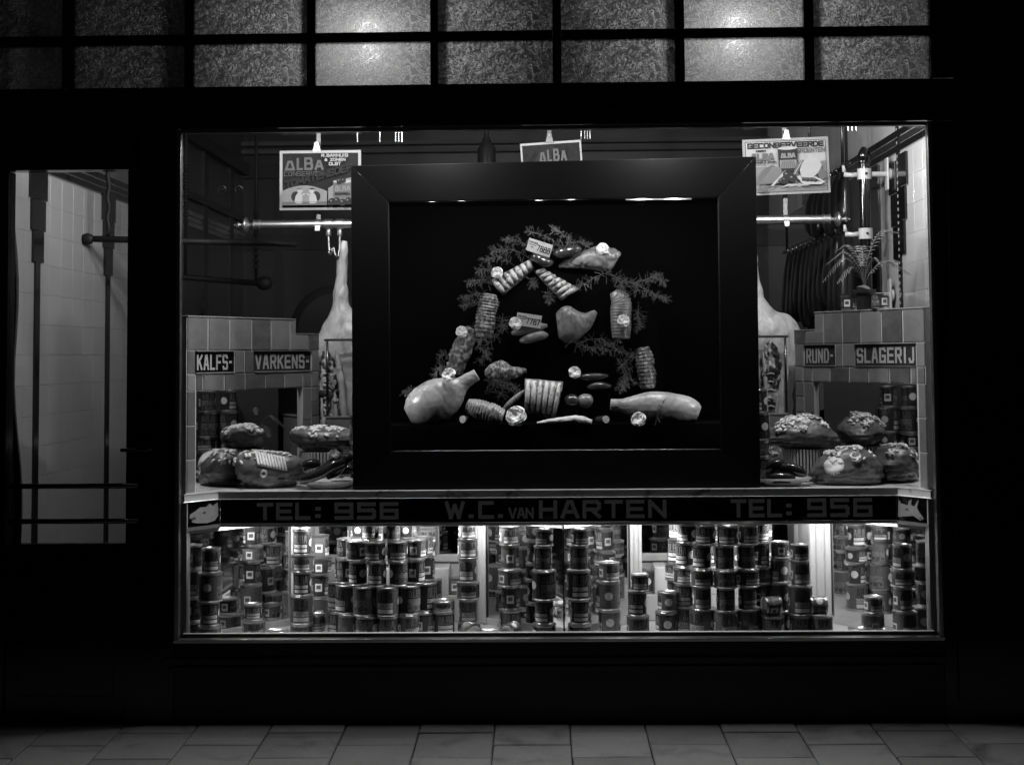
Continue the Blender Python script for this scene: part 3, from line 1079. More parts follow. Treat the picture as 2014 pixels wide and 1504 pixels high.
zg = (at(640, 672, YD).z + at(1535, 663, YD).z) / 2
scr = thing('glass_screen', 'low clear glass screen under a thin brass rod on the tiled dado', 'screen', (0, YD + .02, zd_top))
b = MB(); b.box(xda + .01, xdb - .01, -.003, .003, .001, zg - zd_top, 'plate glass'); b.build('pane', scr)
b = MB(); b.tube([(xda - .01, 0, zg - zd_top + .006), (xdb + .01, 0, zg - zd_top + .006)], .006, 'dull brass', 10); b.build('rod', scr, 'all')
for x in (xda + .004, xdb - .004):
    b = MB(); b.tube([(x, 0, .001), (x, 0, zg - zd_top)], .006, 'iron', 8); b.build('upright', scr, 'all')

# =================================================================== LAMPS
def point(name, loc, power, size, parent=None):
    ld = bpy.data.lights.new(name, 'POINT')
    ld.energy = power
    ld.shadow_soft_size = size
    o = bpy.data.objects.new(name, ld)
    COL.objects.link(o)
    o.location = loc
    if parent:
        o.parent = parent
    return o


for xl, nm in ((-1.12, 'the KALFS corner'), (-.40, 'the hidden poster, towards the tomato soup poster'), (.52, 'the numbered cards, towards the vegetable poster'), (1.28, 'the white tiled wall corner')):
    t = thing('lintel_lamp', 'lit small lamp hidden behind the lintel above ' + nm, 'lamp', (xl, .075, ZT + .095))
    b = MB(); b.lathe([(.004, -.03), (.014, -.026), (.018, -.012), (.012, .006), (.010, .012)], 'bulb', 12); b.build('bulb', t, 'all')
    b = MB(); b.lathe([(.012, .0125), (.014, .016), (.014, .030), (.006, .034)], 'brass', 12); b.build('socket', t, True)
    b = MB(); b.tube([(0, -.005, .052), (0, -.0245, .056)], .004, 'iron', 6); b.build('bracket', t, 'all')
    b = MB()
    hd = [(-.020, -.012), (-.014, .040), (.03, .062), (.12, .050), (.17, .010), (.166, .004), (.117, .044), (.03, .055), (-.008, .035), (-.014, -.012)]
    b.prism([(-.17, y, z) for y, z in hd], (.34, 0, 0), 'white paint'); b.build('light_baffle', t)  # added unseen baffle, keeps this lamp's light off the transom panes
    point('bulb_light', (0, 0, -.05), P_LINTEL, .02, t)
    for px in {-112: (), -40: (703, 747, 778, 784, 790), 52: (1143, 1150, 1155, 1160), 128: (1668, 1676, 1684)}[round(xl * 100)]:
        q = at(px, 278 - (px > 1000) * 6 - (px > 1600) * 16, .09)
        b = MB()
        for k in range(5):
            b.lathe([(.0008, -.0045), (.0022, -.002), (.0022, .002), (.0008, .0045)], 'brass', 6, c=(q.x - xl, q.y - .075, q.z - ZT - .095 + .009 * k))
        b.tube([(q.x - xl, q.y - .075, q.z - ZT - .095 - .003), (q.x - xl, q.y - .075, .0), (0, 0, .03)], .0007, 'brass', 4)
        b.build('pull_chain', t, 'all')


def pendant(px, py, Y, label, power):
    p = at(px, py, Y)
    t = thing('electric_lamp', label, 'lamp', p, group=None)
    b = MB(); b.lathe([(.020, .056), (.040, .045), (.056, .020), (.060, -.005), (.052, -.035), (.032, -.057), (.008, -.066)], 'bulb', 20); b.build('bulb', t, 'all')
    b = MB(); b.lathe([(.022, .056), (.022, .10), (.012, .115), (.004, .12)], 'brass', 14); b.build('socket', t, True)
    b = MB(); b.tube([(0, 0, .12), (0, 0, ZC - p.z)], .004, 'iron', 6); b.build('cord', t, 'all')
    point('bulb_light', (0, 0, -.09), power, .04, t)
    return t


pendant(728, 66, .19, 'lit globe lamp glowing behind the fourth transom pane from the door', P_TRANSOM)
pendant(1445, 52, .19, 'lit globe lamp glowing behind the transom above the vegetable poster', P_TRANSOM)
# dark unlit lamp further back
p = at(957, 300, 1.8)
t = thing('ceiling_lamp', 'dark unlit lamp fitting hanging from the ceiling deep in the shop', 'lamp', p)
b = MB(); b.lathe([(.02, -.13), (.05, -.125), (.05, .02), (.03, .05), (.014, .09), (.014, .13), (.04, .15), (.045, .17), (.01, .18)], 'iron', 18); b.build('shade', t, True)
b = MB(); b.tube([(0, 0, .18), (0, 0, ZC - p.z)], .006, 'iron', 6); b.build('cord', t, 'all')

# tube lamps under the shelf, behind the fascia
for (X, Y), nm in zip(st_steps, ('KALFS', 'SLAGERIJ')):
    t = thing('strip_lamp', 'lit strip lamp under the shelf above the can pyramid on the %s side' % nm, 'lamp', (X, .212, ZCE))
    b = MB(); b.box(-.62, .62, -.02, .02, -.012, -.001, 'white paint'); b.build('batten', t)
    for k in range(8):
        x = -.60 + 1.2 * k / 7
        b = MB(); b.lathe([(.004, -.05), (.012, -.046), (.014, -.034), (.009, -.02), (.009, -.0125)], 'lamp glow', 10, c=(x, 0, 0)); b.build('bulb', t, 'all')
        point('bulb_light', (x, 0, -.058), P_LOWER / 8, .015, t)

# =================================================================== THE BIG PICTURE FRAME AND ITS BLACK BOX
YFR = .185
fo = [at(690, 327, YFR), at(1487, 309, YFR), at(1496, 960, YFR), at(694, 963, YFR)]
fi = [at(763, 397, YFR), at(1414, 388, YFR), at(1420, 885, YFR), at(767, 889, YFR)]
zbase = ZSH + .001
dz = zbase - min(fo[2].z, fo[3].z)
for q in fo + fi:
    q.z += dz
fo[2].z = zbase
fo[3].z = zbase
cxf = (fo[0].x + fo[1].x) / 2
frame = thing('picture_frame', 'big dark mitred picture frame standing on the marble shelf round the meat arch', 'frame', (cxf, YFR, zbase))
off = Vector((cxf, YFR, zbase))
FT = .045
for k in range(4):
    a, b_, c, d = fo[k], fo[(k + 1) % 4], fi[(k + 1) % 4], fi[k]
    g1 = Vector((0, -.006, 0))
    cen = (a + b_ + c + d) / 4
    sh = [cen + (q - cen) * .9988 for q in (a, b_, c, d)]
    v = [sh[0] - off, sh[1] - off, sh[2] - off + Vector((0, .010, 0)), sh[3] - off + Vector((0, .010, 0))]
    w = [Vector((q.x, FT, q.z)) for q in v]
    mb = MB()
    mb.add(v + w, [(3, 2, 1, 0), (4, 5, 6, 7), (0, 1, 5, 4), (2, 3, 7, 6), (1, 2, 6, 5), (3, 0, 4, 7)], 'frame paint')
    mb.build('frame_member', frame, bevel=.002)
# thin edge round the opening
for k in range(4):
    a, b_ = fi[k] - off, fi[(k + 1) % 4] - off
    cen = Vector((sum(q.x for q in fi) / 4 - cxf, 0, sum(q.z for q in fi) / 4 - zbase))
    a = cen + (a - cen) * .998
    b_ = cen + (b_ - cen) * .998
    a.y = b_.y = .014
    mb = MB(); mb.tube([a, b_], .0014, 'dull brass' if k == 2 else 'frame paint', 6); mb.build('sight_edge', frame, 'all')

bx0, bx1 = fi[0].x - .085, fi[1].x + .085
bz0, bz1 = zbase, fi[1].z + .05
YBX0, YBX1 = YFR + FT + .003, .80
boxm = thing('black_box', 'black cloth lined display box behind the big picture frame', 'display box', ((bx0 + bx1) / 2, YBX0, zbase))
bo = Vector(((bx0 + bx1) / 2, YBX0, zbase))
hw_ = (bx1 - bx0) / 2
hb = bz1 - bz0
dp = YBX1 - YBX0
for nm, q in (('back', (-hw_, hw_, dp - .012, dp, .0, hb)), ('side', (-hw_, -hw_ + .012, 0, dp - .013, .013, hb - .013)), ('side', (hw_ - .012, hw_, 0, dp - .013, .013, hb - .013)),
              ('base', (-hw_, hw_, 0, dp - .013, 0, .012)), ('lid', (-hw_, hw_, 0, dp - .013, hb - .012, hb))):
    mb = MB(); mb.box(*q, 'velvet'); mb.build(nm, boxm)
for sx_ in (-hw_ - .0105, hw_ + .0005):
    mb = MB(); mb.box(sx_, sx_ + .010, 0, dp, 0, hb, 'box wood'); mb.build('cladding', boxm)
zst = at(1000, 833, .42).z
mb = MB(); mb.box(-hw_ + .013, hw_ - .013, .10, dp - .014, .0125, zst - zbase, 'velvet'); mb.build('step', boxm)
YA = .58           # plane of the arch board
arch = MB()
# arch shaped board carrying the upper pieces
n = 28
ox, oz = [], []
cz = zst - zbase
for i in range(n + 1):
    th = PI * i / n
    ox.append((.47 * math.cos(th), .30 + .56 * math.sin(th)))
poly = [(-.50, 0.0)] + [(x, z) for x, z in reversed(ox)] + [(.50, 0.0)]
cxa = at(1095, 700, YA).x - bo.x
arch.prism([(cxa + x, YA - YBX0, cz + .001 + z) for x, z in poly], (0, .02, 0), 'velvet')
arch.build('arch_board', boxm)
# lamps hidden behind the top of the frame
for a_, b_ in ((820, 937), (1030, 1152), (1232, 1362)):
    p0, p1 = at(a_, 395, YFR + .07), at(b_, 390, YFR + .07)
    t = thing('trough_lamp', 'lit trough lamp behind the top of the picture frame over ' + {820: 'the fern corner', 1030: 'the numbered card', 1232: 'the shoulder ham'}[a_], 'lamp', ((p0 + p1) / 2).to_tuple())
    hw2 = (p1.x - p0.x) / 2
    mb = MB()
    prof = [(-.030, .002), (-.030, .030), (.034, .038), (.034, .002), (.028, .002), (.028, .030), (-.024, .024), (-.024, .002)]
    mb.prism([(-hw2, y, z) for y, z in prof], (2 * hw2, 0, 0), 'strap metal'); mb.build('trough', t)
    mb = MB(); mb.tube([(-hw2 + .01, .002, .014), (hw2 - .01, .002, .014)], .005, 'lamp glow', 10); mb.build('tube', t, 'all')
    mb = MB(); mb.tube([(0, .02, .036), (0, .02, bz1 - .013 - p0.z)], .004, 'iron', 6); mb.build('bracket', t, 'all')
    for s in (-.5, .5):
        point('tube_light', (hw2 * s, .0, -.004), P_BOX / 6, .02, t)


for s, nm in ((-1, 'KALFS'), (1, 'SLAGERIJ')):  # added fill lamps, unseen, to brighten the lower meat pieces
    xs_ = (fi[0].x + .012) if s < 0 else (fi[1].x - .012)
    t = thing('fill_lamp', 'added unseen fill lamp behind the frame side towards ' + nm, 'lamp', (xs_ - s * -.045, YFR + FT + .02, fi[3].z + .2))
    t.location.x = xs_ + s * .055
    t.location.y = YFR + FT + .045
    b = MB(); b.tube([(0, 0, 0), (0, 0, .62)], .006, 'lamp glow', 10); b.build('tube', t, 'all')
    b = MB(); b.box(-.006, .006, .008, .016, -.02, .64, 'white paint'); b.build('backing', t)
    for k in range(3):
        point('tube_light', (-s * .012, .0, .06 + .25 * k), P_FILL / 6, .01, t)

# =================================================================== MEAT, FLOWERS, GREENERY: builders
def smooth_path(pts, n):
    """Catmull-Rom through the points"""
    P = [Vector(p) for p in pts]
    P = [P[0] * 2 - P[1]] + P + [P[-1] * 2 - P[-2]]
    out = []
    m = len(P) - 3
    for i in range(n):
        t = i / (n - 1) * m
        k = min(int(t), m - 1)
        f = t - k
        a, b, c, d = P[k], P[k + 1], P[k + 2], P[k + 3]
        out.append(.5 * ((2 * b) + (c - a) * f + (2 * a - 5 * b + 4 * c - d) * f * f + (3 * b - a - 3 * c + d) * f ** 3))
    return out


def interp(vals, n):
    """smooth run of radii through the given ones"""
    two = isinstance(vals[0], tuple)
    pts = [Vector((v[0], v[1], 0)) if two else Vector((v, 0, 0)) for v in vals]
    out = []
    for q in smooth_path(pts, n):
        a, b = max(q.x, .0006), max(q.y, .0006)
        out.append((a, b) if two else a)
    return out


def body(name, pts, radii, m, label, cat, n=26, seg=22, amp=.12, freq=9, seed=None, group=None, up=None, rings=0, ring_amp=.12, parent=None, flat=True, ridge=0.0, rfreq=16.0, rst=(1, 1, 1)):
    """a lofted piece of meat, its origin at its lowest point"""
    seed = rng.uniform(0, 50) if seed is None else seed
    P = smooth_path(pts, n)
    base = Vector((sum(p.x for p in P) / n, sum(p.y for p in P) / n, min(p.z for p in P)))
    if parent is not None:
        base = Vector((0, 0, 0))
    R = interp(radii, n)
    if flat:      # radii are (towards the street, across)
        R = [(r[1], r[0]) if isinstance(r, tuple) else (r, r) for r in R]
        up = (0, -1, 0)
    if rings:
        R2 = []
        for i, r in enumerate(R):
            k = 1 - ring_amp * (1 - abs(math.sin(PI * rings * i / (n - 1)))) ** 2
            R2.append((r[0] * k, r[1] * k) if isinstance(r, tuple) else r * k)
        R = R2
    mb = MB()
    mb.loft([p - base for p in P], R, m, seg, up=up, amp=amp, freq=freq, seed=seed, ridge=ridge, rfreq=rfreq, rst=rst)
    o = mb.build(name, parent, 'all', loc=base if parent is None else None)
    if label:
        tag(o, label, cat, group)
    return o


def rose_mesh():
    """three whorls of cupped petals round a bud, all growing from one base point"""
    vs, fs = [(0, 0, 0)], []
    r3 = random.Random(11)
    nu, nv = 5, 5
    for layer, (np_, R, lift, wd, cup) in enumerate(((6, .0205, .22, .66, .006), (5, .0170, .62, .70, .006), (4, .0125, 1.02, .85, .005), (3, .0085, 1.32, 1.1, .003))):
        for k in range(np_):
            az = 2 * PI * (k + .37 * layer) / np_ + r3.uniform(-.1, .1)
            el = lift + r3.uniform(-.08, .08)
            row = []
            for i in range(1, nv + 1):
                t = i / nv
                w = wd * R * math.sin(PI * min(.92, .10 + .72 * t ** .8))
                ring = []
                for j_ in range(nu):
                    u_ = -1 + 2 * j_ / (nu - 1)
                    le = R * (t - .10 * t * u_ * u_)
                    e2 = el + .35 * t * (1 - .3 * layer) - .75 * t ** 4
                    rr, zz = le * math.cos(e2), le * math.sin(e2) + cup * u_ * u_ * t
                    x, y = rr, w * u_
                    ring.append(len(vs))
                    vs.append((x * math.cos(az) - y * math.sin(az), x * math.sin(az) + y * math.cos(az), max(zz, .0)))
                row.append(ring)
            for j_ in range(nu - 1):
                fs.append((0, row[0][j_], row[0][j_ + 1]))
            for i in range(nv - 1):
                for j_ in range(nu - 1):
                    fs.append((row[i][j_], row[i + 1][j_], row[i + 1][j_ + 1], row[i][j_ + 1]))
    mb = MB(); mb.add(vs, fs, 'rose')
    return mb.mesh('rose', 'all')


ROSE = rose_mesh()


def rose(p, label, size=1.0, tilt=(1.1, 0, 0), group=None):
    o = put('rose', ROSE, None, p, (tilt[0], tilt[1], rng.uniform(0, 6)), (size,) * 3)
    # the flower looks towards the street
    o.rotation_euler = (Matrix.Rotation(tilt[2], 3, 'Z') @ Matrix.Rotation(tilt[0], 3, 'X') @ Matrix.Rotation(rng.uniform(0, 6), 3, 'Z')).to_euler()
    return tag(o, label, 'rose', group)


def flower_mesh(pet=5, r=.013):
    vs, fs = [(0, 0, .0032)], []
    n = pet * 6
    for i in range(n):
        th = 2 * PI * i / n
        q = r * (.45 + .55 * abs(math.cos(pet * th / 2)) ** .7)
        vs.append((q * math.cos(th), q * math.sin(th), .0022 + .0015 * math.cos(pet * th)))
        vs.append((q * .95 * math.cos(th), q * .95 * math.sin(th), -.003))
    for i in range(n):
        a, b = 1 + 2 * i, 1 + 2 * ((i + 1) % n)
        fs += [(0, a, b), (a, a + 1, b + 1, b)]
    mb = MB(); mb.add(vs, fs, 'lard')
    return mb.mesh('lard_flower', 'all')


FLOWERS = [flower_mesh(5, .015), flower_mesh(3, .011), flower_mesh(2, .012)]


def leaf_mesh():
    vs = [(-.009, 0, 0), (-.003, -.005, .002), (.006, -.004, .002), (.011, 0, 0), (.006, .004, .002), (-.003, .005, .0015), (0, 0, .0028),
          (-.009, 0, -.004), (.011, 0, -.004)]
    fs = [(0, 1, 6), (1, 2, 6), (2, 3, 6), (3, 4, 6), (4, 5, 6), (5, 0, 6), (0, 7, 1), (1, 7, 8, 2), (2, 8, 3), (3, 8, 4), (4, 8, 7, 5), (5, 7, 0)]
    mb = MB(); mb.add(vs, fs, 'lard')
    return mb.mesh('lard_leaf', 'all')


LEAF = leaf_mesh()
LROSE = ROSE.copy()
LROSE.materials.clear()
LROSE.materials.append(MATS['lard'])
LROSE.transform(Matrix.Scale(.75, 4))


def ham_display(px0, px1, py0, py1, Y, depth, label, seed, skew=0.0, deco=(), m='ham skin', nfl=10, nlf=22, zfloor=None):
    """a boned, rounded ham lying down, decorated with lard flowers"""
    c = at((px0 + px1) / 2, (py0 + py1) / 2, Y)
    w = at(px1, (py0 + py1) / 2, Y).x - at(px0, (py0 + py1) / 2, Y).x
    zt = at((px0 + px1) / 2, py0, Y).z
    zb = zfloor if zfloor is not None else at((px0 + px1) / 2, py1, Y - depth * .3).z
    h = zt - zb
    seg, n = 64, 48
    vs, fs = [], []
    sv = Vector((seed, seed * 2, 0))
    for i in range(n + 1):
        ph = PI * i / n - PI / 2
        for k in range(seg):
            th = 2 * PI * k / seg
            cx, sx_ = math.cos(th), math.sin(th)
            cp = max(math.cos(ph), 0) ** .75
            x, y, z = cp * cx, cp * sx_, math.sin(ph)
            w_ = mnoise.noise(Vector((x, y, z)) * 1.6 + sv)
            # folds of the gathered skin round the lower edge
            low = min(1.0, max(0.0, .35 - z))
            c1 = max(0.0, 1 - 2.4 * abs(mnoise.noise(Vector((x * 1.5, y * 1.5, z * 6 + x)) + sv))) ** 3
            c2 = max(0.0, 1 - 2.4 * abs(mnoise.noise(Vector((x * 3, y * 3, z * 9 - x * 2)) + sv * 2))) ** 3
            r = 1 + .12 * w_ - low * (.16 * c1 + .09 * c2) + .02 * mnoise.noise(Vector((x, y, z)) * 5 + sv)
            zz_ = z * r
            if zz_ < -.62:
                zz_ = -.62 + (zz_ + .62) * .15
            X = x * r * w / 2 * (1 + skew * z * .3)
            # one end pulled to a knot
            Yy = y * r * depth / 2 * (1 - .18 * x * (1 if skew >= 0 else -1))
            vs.append((X, Yy, (zz_ + .68) / 1.68 * h * (1 - .12 * x * (1 if skew >= 0 else -1))))
    for i in range(n):
        for k in range(seg):
            k2 = (k + 1) % seg
            fs.append((i * seg + k, i * seg + k2, (i + 1) * seg + k2, (i + 1) * seg + k))
    mb = MB(); mb.add(vs, fs, m)
    zmin = min(v[2] for v in vs)
    o = mb.build('decorated_ham', None, 'all', loc=(c.x, Y, zb - zmin))
    tag(o, label, 'ham', 'decorated hams on the marble shelf')
    # lard decorations sit on the upper skin
    tri = []
    for f in range(n // 2 + 6, n - 1):
        for k in range(seg):
            tri.append((f * seg + k, f * seg + (k + 1) % seg, (f + 1) * seg + k))
    r2 = random.Random(int(seed * 100))
    used = []
    for q in range(nfl + nlf):
        for _ in range(30):
            t3 = tri[r2.randrange(len(tri))]
            a, b, c3 = (Vector(vs[i]) for i in t3)
            nn = (b - a).cross(c3 - a).normalized()
            p = (a + b + c3) / 3
            if nn.y > .25 or p.x * (1 if skew >= 0 else -1) > w * .30:
                continue
            if all((p - u_).length > (.024 if q < nfl else .014) for u_ in used):
                break
        else:
            continue
        used.append(p)
        M3 = nn.to_track_quat('Z', 'Y').to_matrix() @ Matrix.Rotation(r2.uniform(0, 6.28), 3, 'Z')
        if q < nfl:
            put('lard_flower', LROSE if (skew < 0 and r2.random() < .6) else FLOWERS[r2.randrange(2)], o, p + nn * .002, M3.to_euler(), (r2.uniform(1.15, 1.7),) * 3)
        else:
            put('lard_leaf', LEAF if r2.random() < .7 else FLOWERS[2], o, p + nn * .002, M3.to_euler(), (r2.uniform(1.0, 1.6),) * 3)
    return o, vs, seg, n


def fern_sprig(pts, label, n=26, ln=.045, group='asparagus fern sprigs round the meat arch', par=None):
    P = smooth_path(pts, 14)
    mb = MB()
    base = P[0].copy()
    mb.tube([p - base for p in P], .0007, 'fern', 4)
    for i in range(n):
        t = .12 + .88 * i / n
        k = t * (len(P) - 1)
        a = P[int(k)].lerp(P[min(int(k) + 1, len(P) - 1)], k - int(k)) - base
        tg = (P[min(int(k) + 1, len(P) - 1)] - P[int(k) - 1 if int(k) else 0]).normalized()
        d = Vector((rng.uniform(-1, 1), rng.uniform(-.7, .1), rng.uniform(-1, 1))).normalized() * .95 + tg * .5
        L_ = ln * rng.uniform(.35, 1.15) * (1.1 - .5 * t)
        e = a + d.normalized() * L_
        e.z -= .1 * L_
        mb.tube([a, e], .00035, 'fern', 3)
        for q in range(14):
            s = a.lerp(e, .15 + .85 * q / 13)
            f = (d.normalized() * .8 + Vector((rng.uniform(-1, 1), rng.uniform(-1, .3), rng.uniform(-1, 1)))).normalized() * rng.uniform(.004, .010)
            sd = f.cross(Vector((0, 1, .2)))  .normalized() * .0006
            mb.poly([s - sd, s + sd, s + f], 'fern')
    o = mb.build('fern_sprig', None, loc=base)
    return tag(o, label, 'fern', group)


# ------------------------------------------------------------------ inside the black box
def D(cx, cy, Y=None):
    """point of the meat arch, given in the detail view of the frame"""
    return at(760 + cx * .3325, 400 + cy * .3325, YA - .02 if Y is None else Y)


YL = .40      # the things lying on the step
# two big hams at the feet of the arch
body('smoked_ham', [D(128, 1256, YL), D(180, 1228, YL), D(240, 1198, YL), D(310, 1162, YL), D(375, 1122, YL), D(430, 1083, YL), D(480, 1045, YL), D(535, 1012, YL)],
     [(.014, .040), (.048, .078), (.064, .094), (.070, .099), (.064, .092), (.048, .068), (.030, .038), (.024, .030), (.018, .026)],
     'ham pale', 'large pale whole ham with its shank raised beside the ribbed rolled roast', 'ham', amp=.010, freq=9, seg=48, n=70, ridge=.002, rfreq=16, rst=(1, 1, 2.2))
body('smoked_ham', [D(1325, 1190, YL), D(1400, 1195, YL), D(1480, 1200, YL), D(1580, 1205, YL), D(1690, 1215, YL), D(1790, 1225, YL), D(1845, 1245, YL)],
     [(.018, .026), (.024, .031), (.036, .046), (.050, .064), (.058, .071), (.056, .068), (.044, .056), (.024, .036)],
     'ham pale', 'large whole ham lying flat with its shank towards the black sausages', 'ham', amp=.010, freq=9, seg=48, n=70, ridge=.002, rfreq=16, rst=(1, 1, 2.2))
# shoulder ham on top
body('shoulder_ham', [D(1020, 372), D(1090, 350), D(1180, 330), D(1270, 325), D(1340, 335), D(1360, 345)],
     [(.006, .008), (.022, .026), (.040, .044), (.045, .056), (.040, .052), (.026, .036)], 'smoked',
     'smoked shoulder ham crowning the arch with a rose stuck in it', 'ham', amp=.14, freq=10, n=50, seg=40, ridge=.006, rfreq=22)
# dark sausages on top
for k, (pl, r) in enumerate((([D(985, 300, .53), D(1040, 292, .52), D(1100, 278, .52), D(1150, 262, .53)], .024),
                             ([D(858, 318, .53), D(890, 322, .515), D(930, 345, .51), D(985, 352, .52)], .022))):
    body('dark_sausage', pl, [r * .45, r * .95, r, r, r * .95, r * .45], 'sausage dark',
         ('glossy dark thick sausage leaning out behind the card reading 7888', 'glossy dark thick sausage lying below the card reading 7888')[k], 'sausage', n=18, seg=16, amp=.05)


def rib_rack(name, corners, nr, label, Y=None, bulge=.02, mirror_=False):
    """slab of ribs; corners: top-left, top-right, bottom-right, bottom-left in detail-view coordinates"""
    c = [D(*q, Y) for q in corners]
    base = min(c, key=lambda q: q.z).copy()
    nu, nv = 12, 6
    mb = MB()
    vs = []
    for side_ in (0, 1):
        for j in range(nv + 1):
            for i in range(nu + 1):
                s, t_ = i / nu, j / nv
                p = (c[0].lerp(c[1], s)).lerp(c[3].lerp(c[2], s), t_)
                p = p + Vector((0, -bulge * math.sin(PI * t_) + side_ * .016, 0))
                p += Vector((mnoise.noise(p * 30) * .004, mnoise.noise(p * 21) * .004, mnoise.noise(p * 27 + Vector((5, 5, 5))) * .004))
                vs.append(p - base)
    m1 = (nu + 1) * (nv + 1)
    fs = []
    for j in range(nv):
        for i in range(nu):
            a = j * (nu + 1) + i
            fs.append((a, a + nu + 1, a + nu + 2, a + 1))
            fs.append((m1 + a, m1 + a + 1, m1 + a + nu + 2, m1 + a + nu + 1))
    rim = [j for j in range(nu + 1)] + [(nu) + (nu + 1) * j for j in range(1, nv + 1)] + [nv * (nu + 1) + i for i in range(nu - 1, -1, -1)] + [(nu + 1) * j for j in range(nv - 1, 0, -1)]
    for q in range(len(rim)):
        a, b_ = rim[q], rim[(q + 1) % len(rim)]
        fs.append((a, b_, m1 + b_, m1 + a))
    mb.add(vs, fs, 'meat')
    o = mb.build(name, None, 'all', loc=base)
    tag(o, label, 'meat')
    for k in range(nr):
        s = (k + .5) / nr
        pts = []
        for t_ in (.04, .3, .6, .9):
            p = (c[0].lerp(c[1], s)).lerp(c[3].lerp(c[2], s), t_)
            pts.append(p - base + Vector((0, -bulge * math.sin(PI * t_) - .003, 0)))
        rb = MB()
        P = smooth_path(pts, 8)
        w = (c[1] - c[0]).length / nr * rng.uniform(.30, .38)
        rb.loft(P, [(w * .8, .004), (w, .006), (w, .006), (w, .006), (w, .006), (w * .9, .006), (w * .8, .005), (w * .5, .003)], 'rib bone', 8, up=(0, -1, 0), amp=.15, freq=60, seed=k)
        rb.build('rib', o, 'all')
    return o


rib_rack('rib_rack', [(612, 455), (852, 330), (874, 388), (690, 545)], 7, 'rack of ribs leaning up under the card, a rose at its lower corner')
rib_rack('rib_rack', [(925, 385), (1140, 505), (1035, 575), (870, 400)], 7, 'rack of ribs sloping down under the smoked shoulder ham')
rib_rack('rib_rack', [(820, 1035), (1045, 1055), (1000, 1275), (815, 1240)], 6, 'upright rack of long ribs standing at the middle of the arch floor', YL + .02, .03)
# rolled roasts tied with string
for pl, r, ng, lab in ((([D(612, 535), D(600, 610), D(588, 690), D(575, 795)]), .047, 13, 'string tied rolled roast standing below the rose rib rack'),
                       (([D(1518, 850), D(1530, 930), D(1538, 1010), D(1548, 1095)]), .041, 11, 'string tied rolled roast hanging above the flat ham'),
                       (([D(478, 1195, YL), D(540, 1215, YL - .01), D(620, 1240, YL - .02), D(690, 1265, YL - .02)]), .044, 14, 'ribbed rolled roast lying beside the ham with raised shank')):
    body('rolled_roast', pl, [r * .7, r, r, r, r * .95, r * .8], 'ham pale' if 'lying' in lab else 'meat', lab, 'meat', n=110, seg=28, amp=.13, freq=28, rings=ng, ring_amp=.12, ridge=.003, rfreq=40)
body('meat_slab', [D(500, 735), D(470, 800), D(440, 880), D(410, 960), D(390, 1005)], [(.016, .024), (.022, .042), (.024, .050), (.024, .052), (.022, .046), (.015, .026)], 'meat',
     'rough slab of lean meat between the ham and the tied roast', 'meat', amp=.20, freq=18, n=50, seg=40, ridge=.008, rfreq=30)
body('meat_slab', [D(585, 1010, .50), D(650, 995, .49), D(730, 1000, .49), D(830, 990, .5)], [(.012, .018), (.026, .046), (.026, .050), (.020, .030), (.006, .008)], 'meat',
     'ragged cut of meat behind the upright rack of ribs', 'meat', amp=.22, freq=18, n=50, seg=40, ridge=.008, rfreq=30)
# centre pieces
for pl, m, lab in (([D(790, 815, .54), D(850, 798, .53), D(910, 782, .53), D(955, 778, .54)], 'sausage mid', 'pale sausage lying under the card reading 7787'),
                   ([D(740, 770, .555), D(800, 752, .55), D(880, 735, .55), D(950, 722, .555)], 'sausage mid', 'mid grey sausage behind the card reading 7787')):
    body('sausage', pl, [.008, .019, .021, .021, .019, .008], m, lab, 'sausage', n=18, seg=16, amp=.05)
body('ham_half', [D(1010, 720), D(1060, 715), D(1120, 710), D(1180, 690), D(1240, 640)], [(.02, .056), (.034, .082), (.035, .082), (.03, .062), (.018, .036), (.006, .010)], 'ham skin',
     'half ham with its cut face out in the centre of the arch', 'ham', amp=.08, freq=10, seg=40, n=50, ridge=.004, rfreq=18)
nh = body('netted_ham', [D(1345, 520), D(1385, 580), D(1388, 640), D(1388, 720), D(1388, 800)], [.020, .042, .049, .049, .048, .046, .040], 'smoked',
          'netted ham with a smooth dome and ribbed lower half, a rose on it', 'ham', n=60, seg=24, amp=.05, rings=17, ring_amp=.12)
body('dried_sausage', [D(690, 1220, YL + .01), D(750, 1165, YL + .015), D(820, 1105, YL + .03)], [.006, .014, .015, .014, .006], 'sausage mid', 'knobbly dried sausage leaning on the upright rack of ribs', 'sausage', n=40, seg=14, rings=9, ring_amp=.12)
for k, pl in enumerate(([D(1130, 1030, .47), D(1200, 1028, .46), D(1310, 1020, .47)], [D(1190, 1088, .46), D(1250, 1080, .45), D(1330, 1082, .46)])):
    body('black_sausage', pl, [.007, .015, .018, .016, .007], 'sausage dark', ('thin black sausage lying behind the upper rose of the arch floor', 'thin black sausage lying above the two round sausages')[k], 'sausage', n=16, seg=12, amp=.04)
for k, (cx_, cy_) in enumerate(((1095, 1170), (1180, 1168))):
    body('round_sausage', [D(cx_ - 35, cy_ + 6, YL + .06), D(cx_, cy_, YL + .03), D(cx_ + 35, cy_ + 4, YL + .04)], [.014, .030, .032, .030, .014], 'sausage mid' if k else 'sausage dark',
         ('dark plump sausage end beside the upright rack of ribs', 'plump paler sausage end under the black sausages')[k], 'sausage', n=16, seg=16, amp=.08)
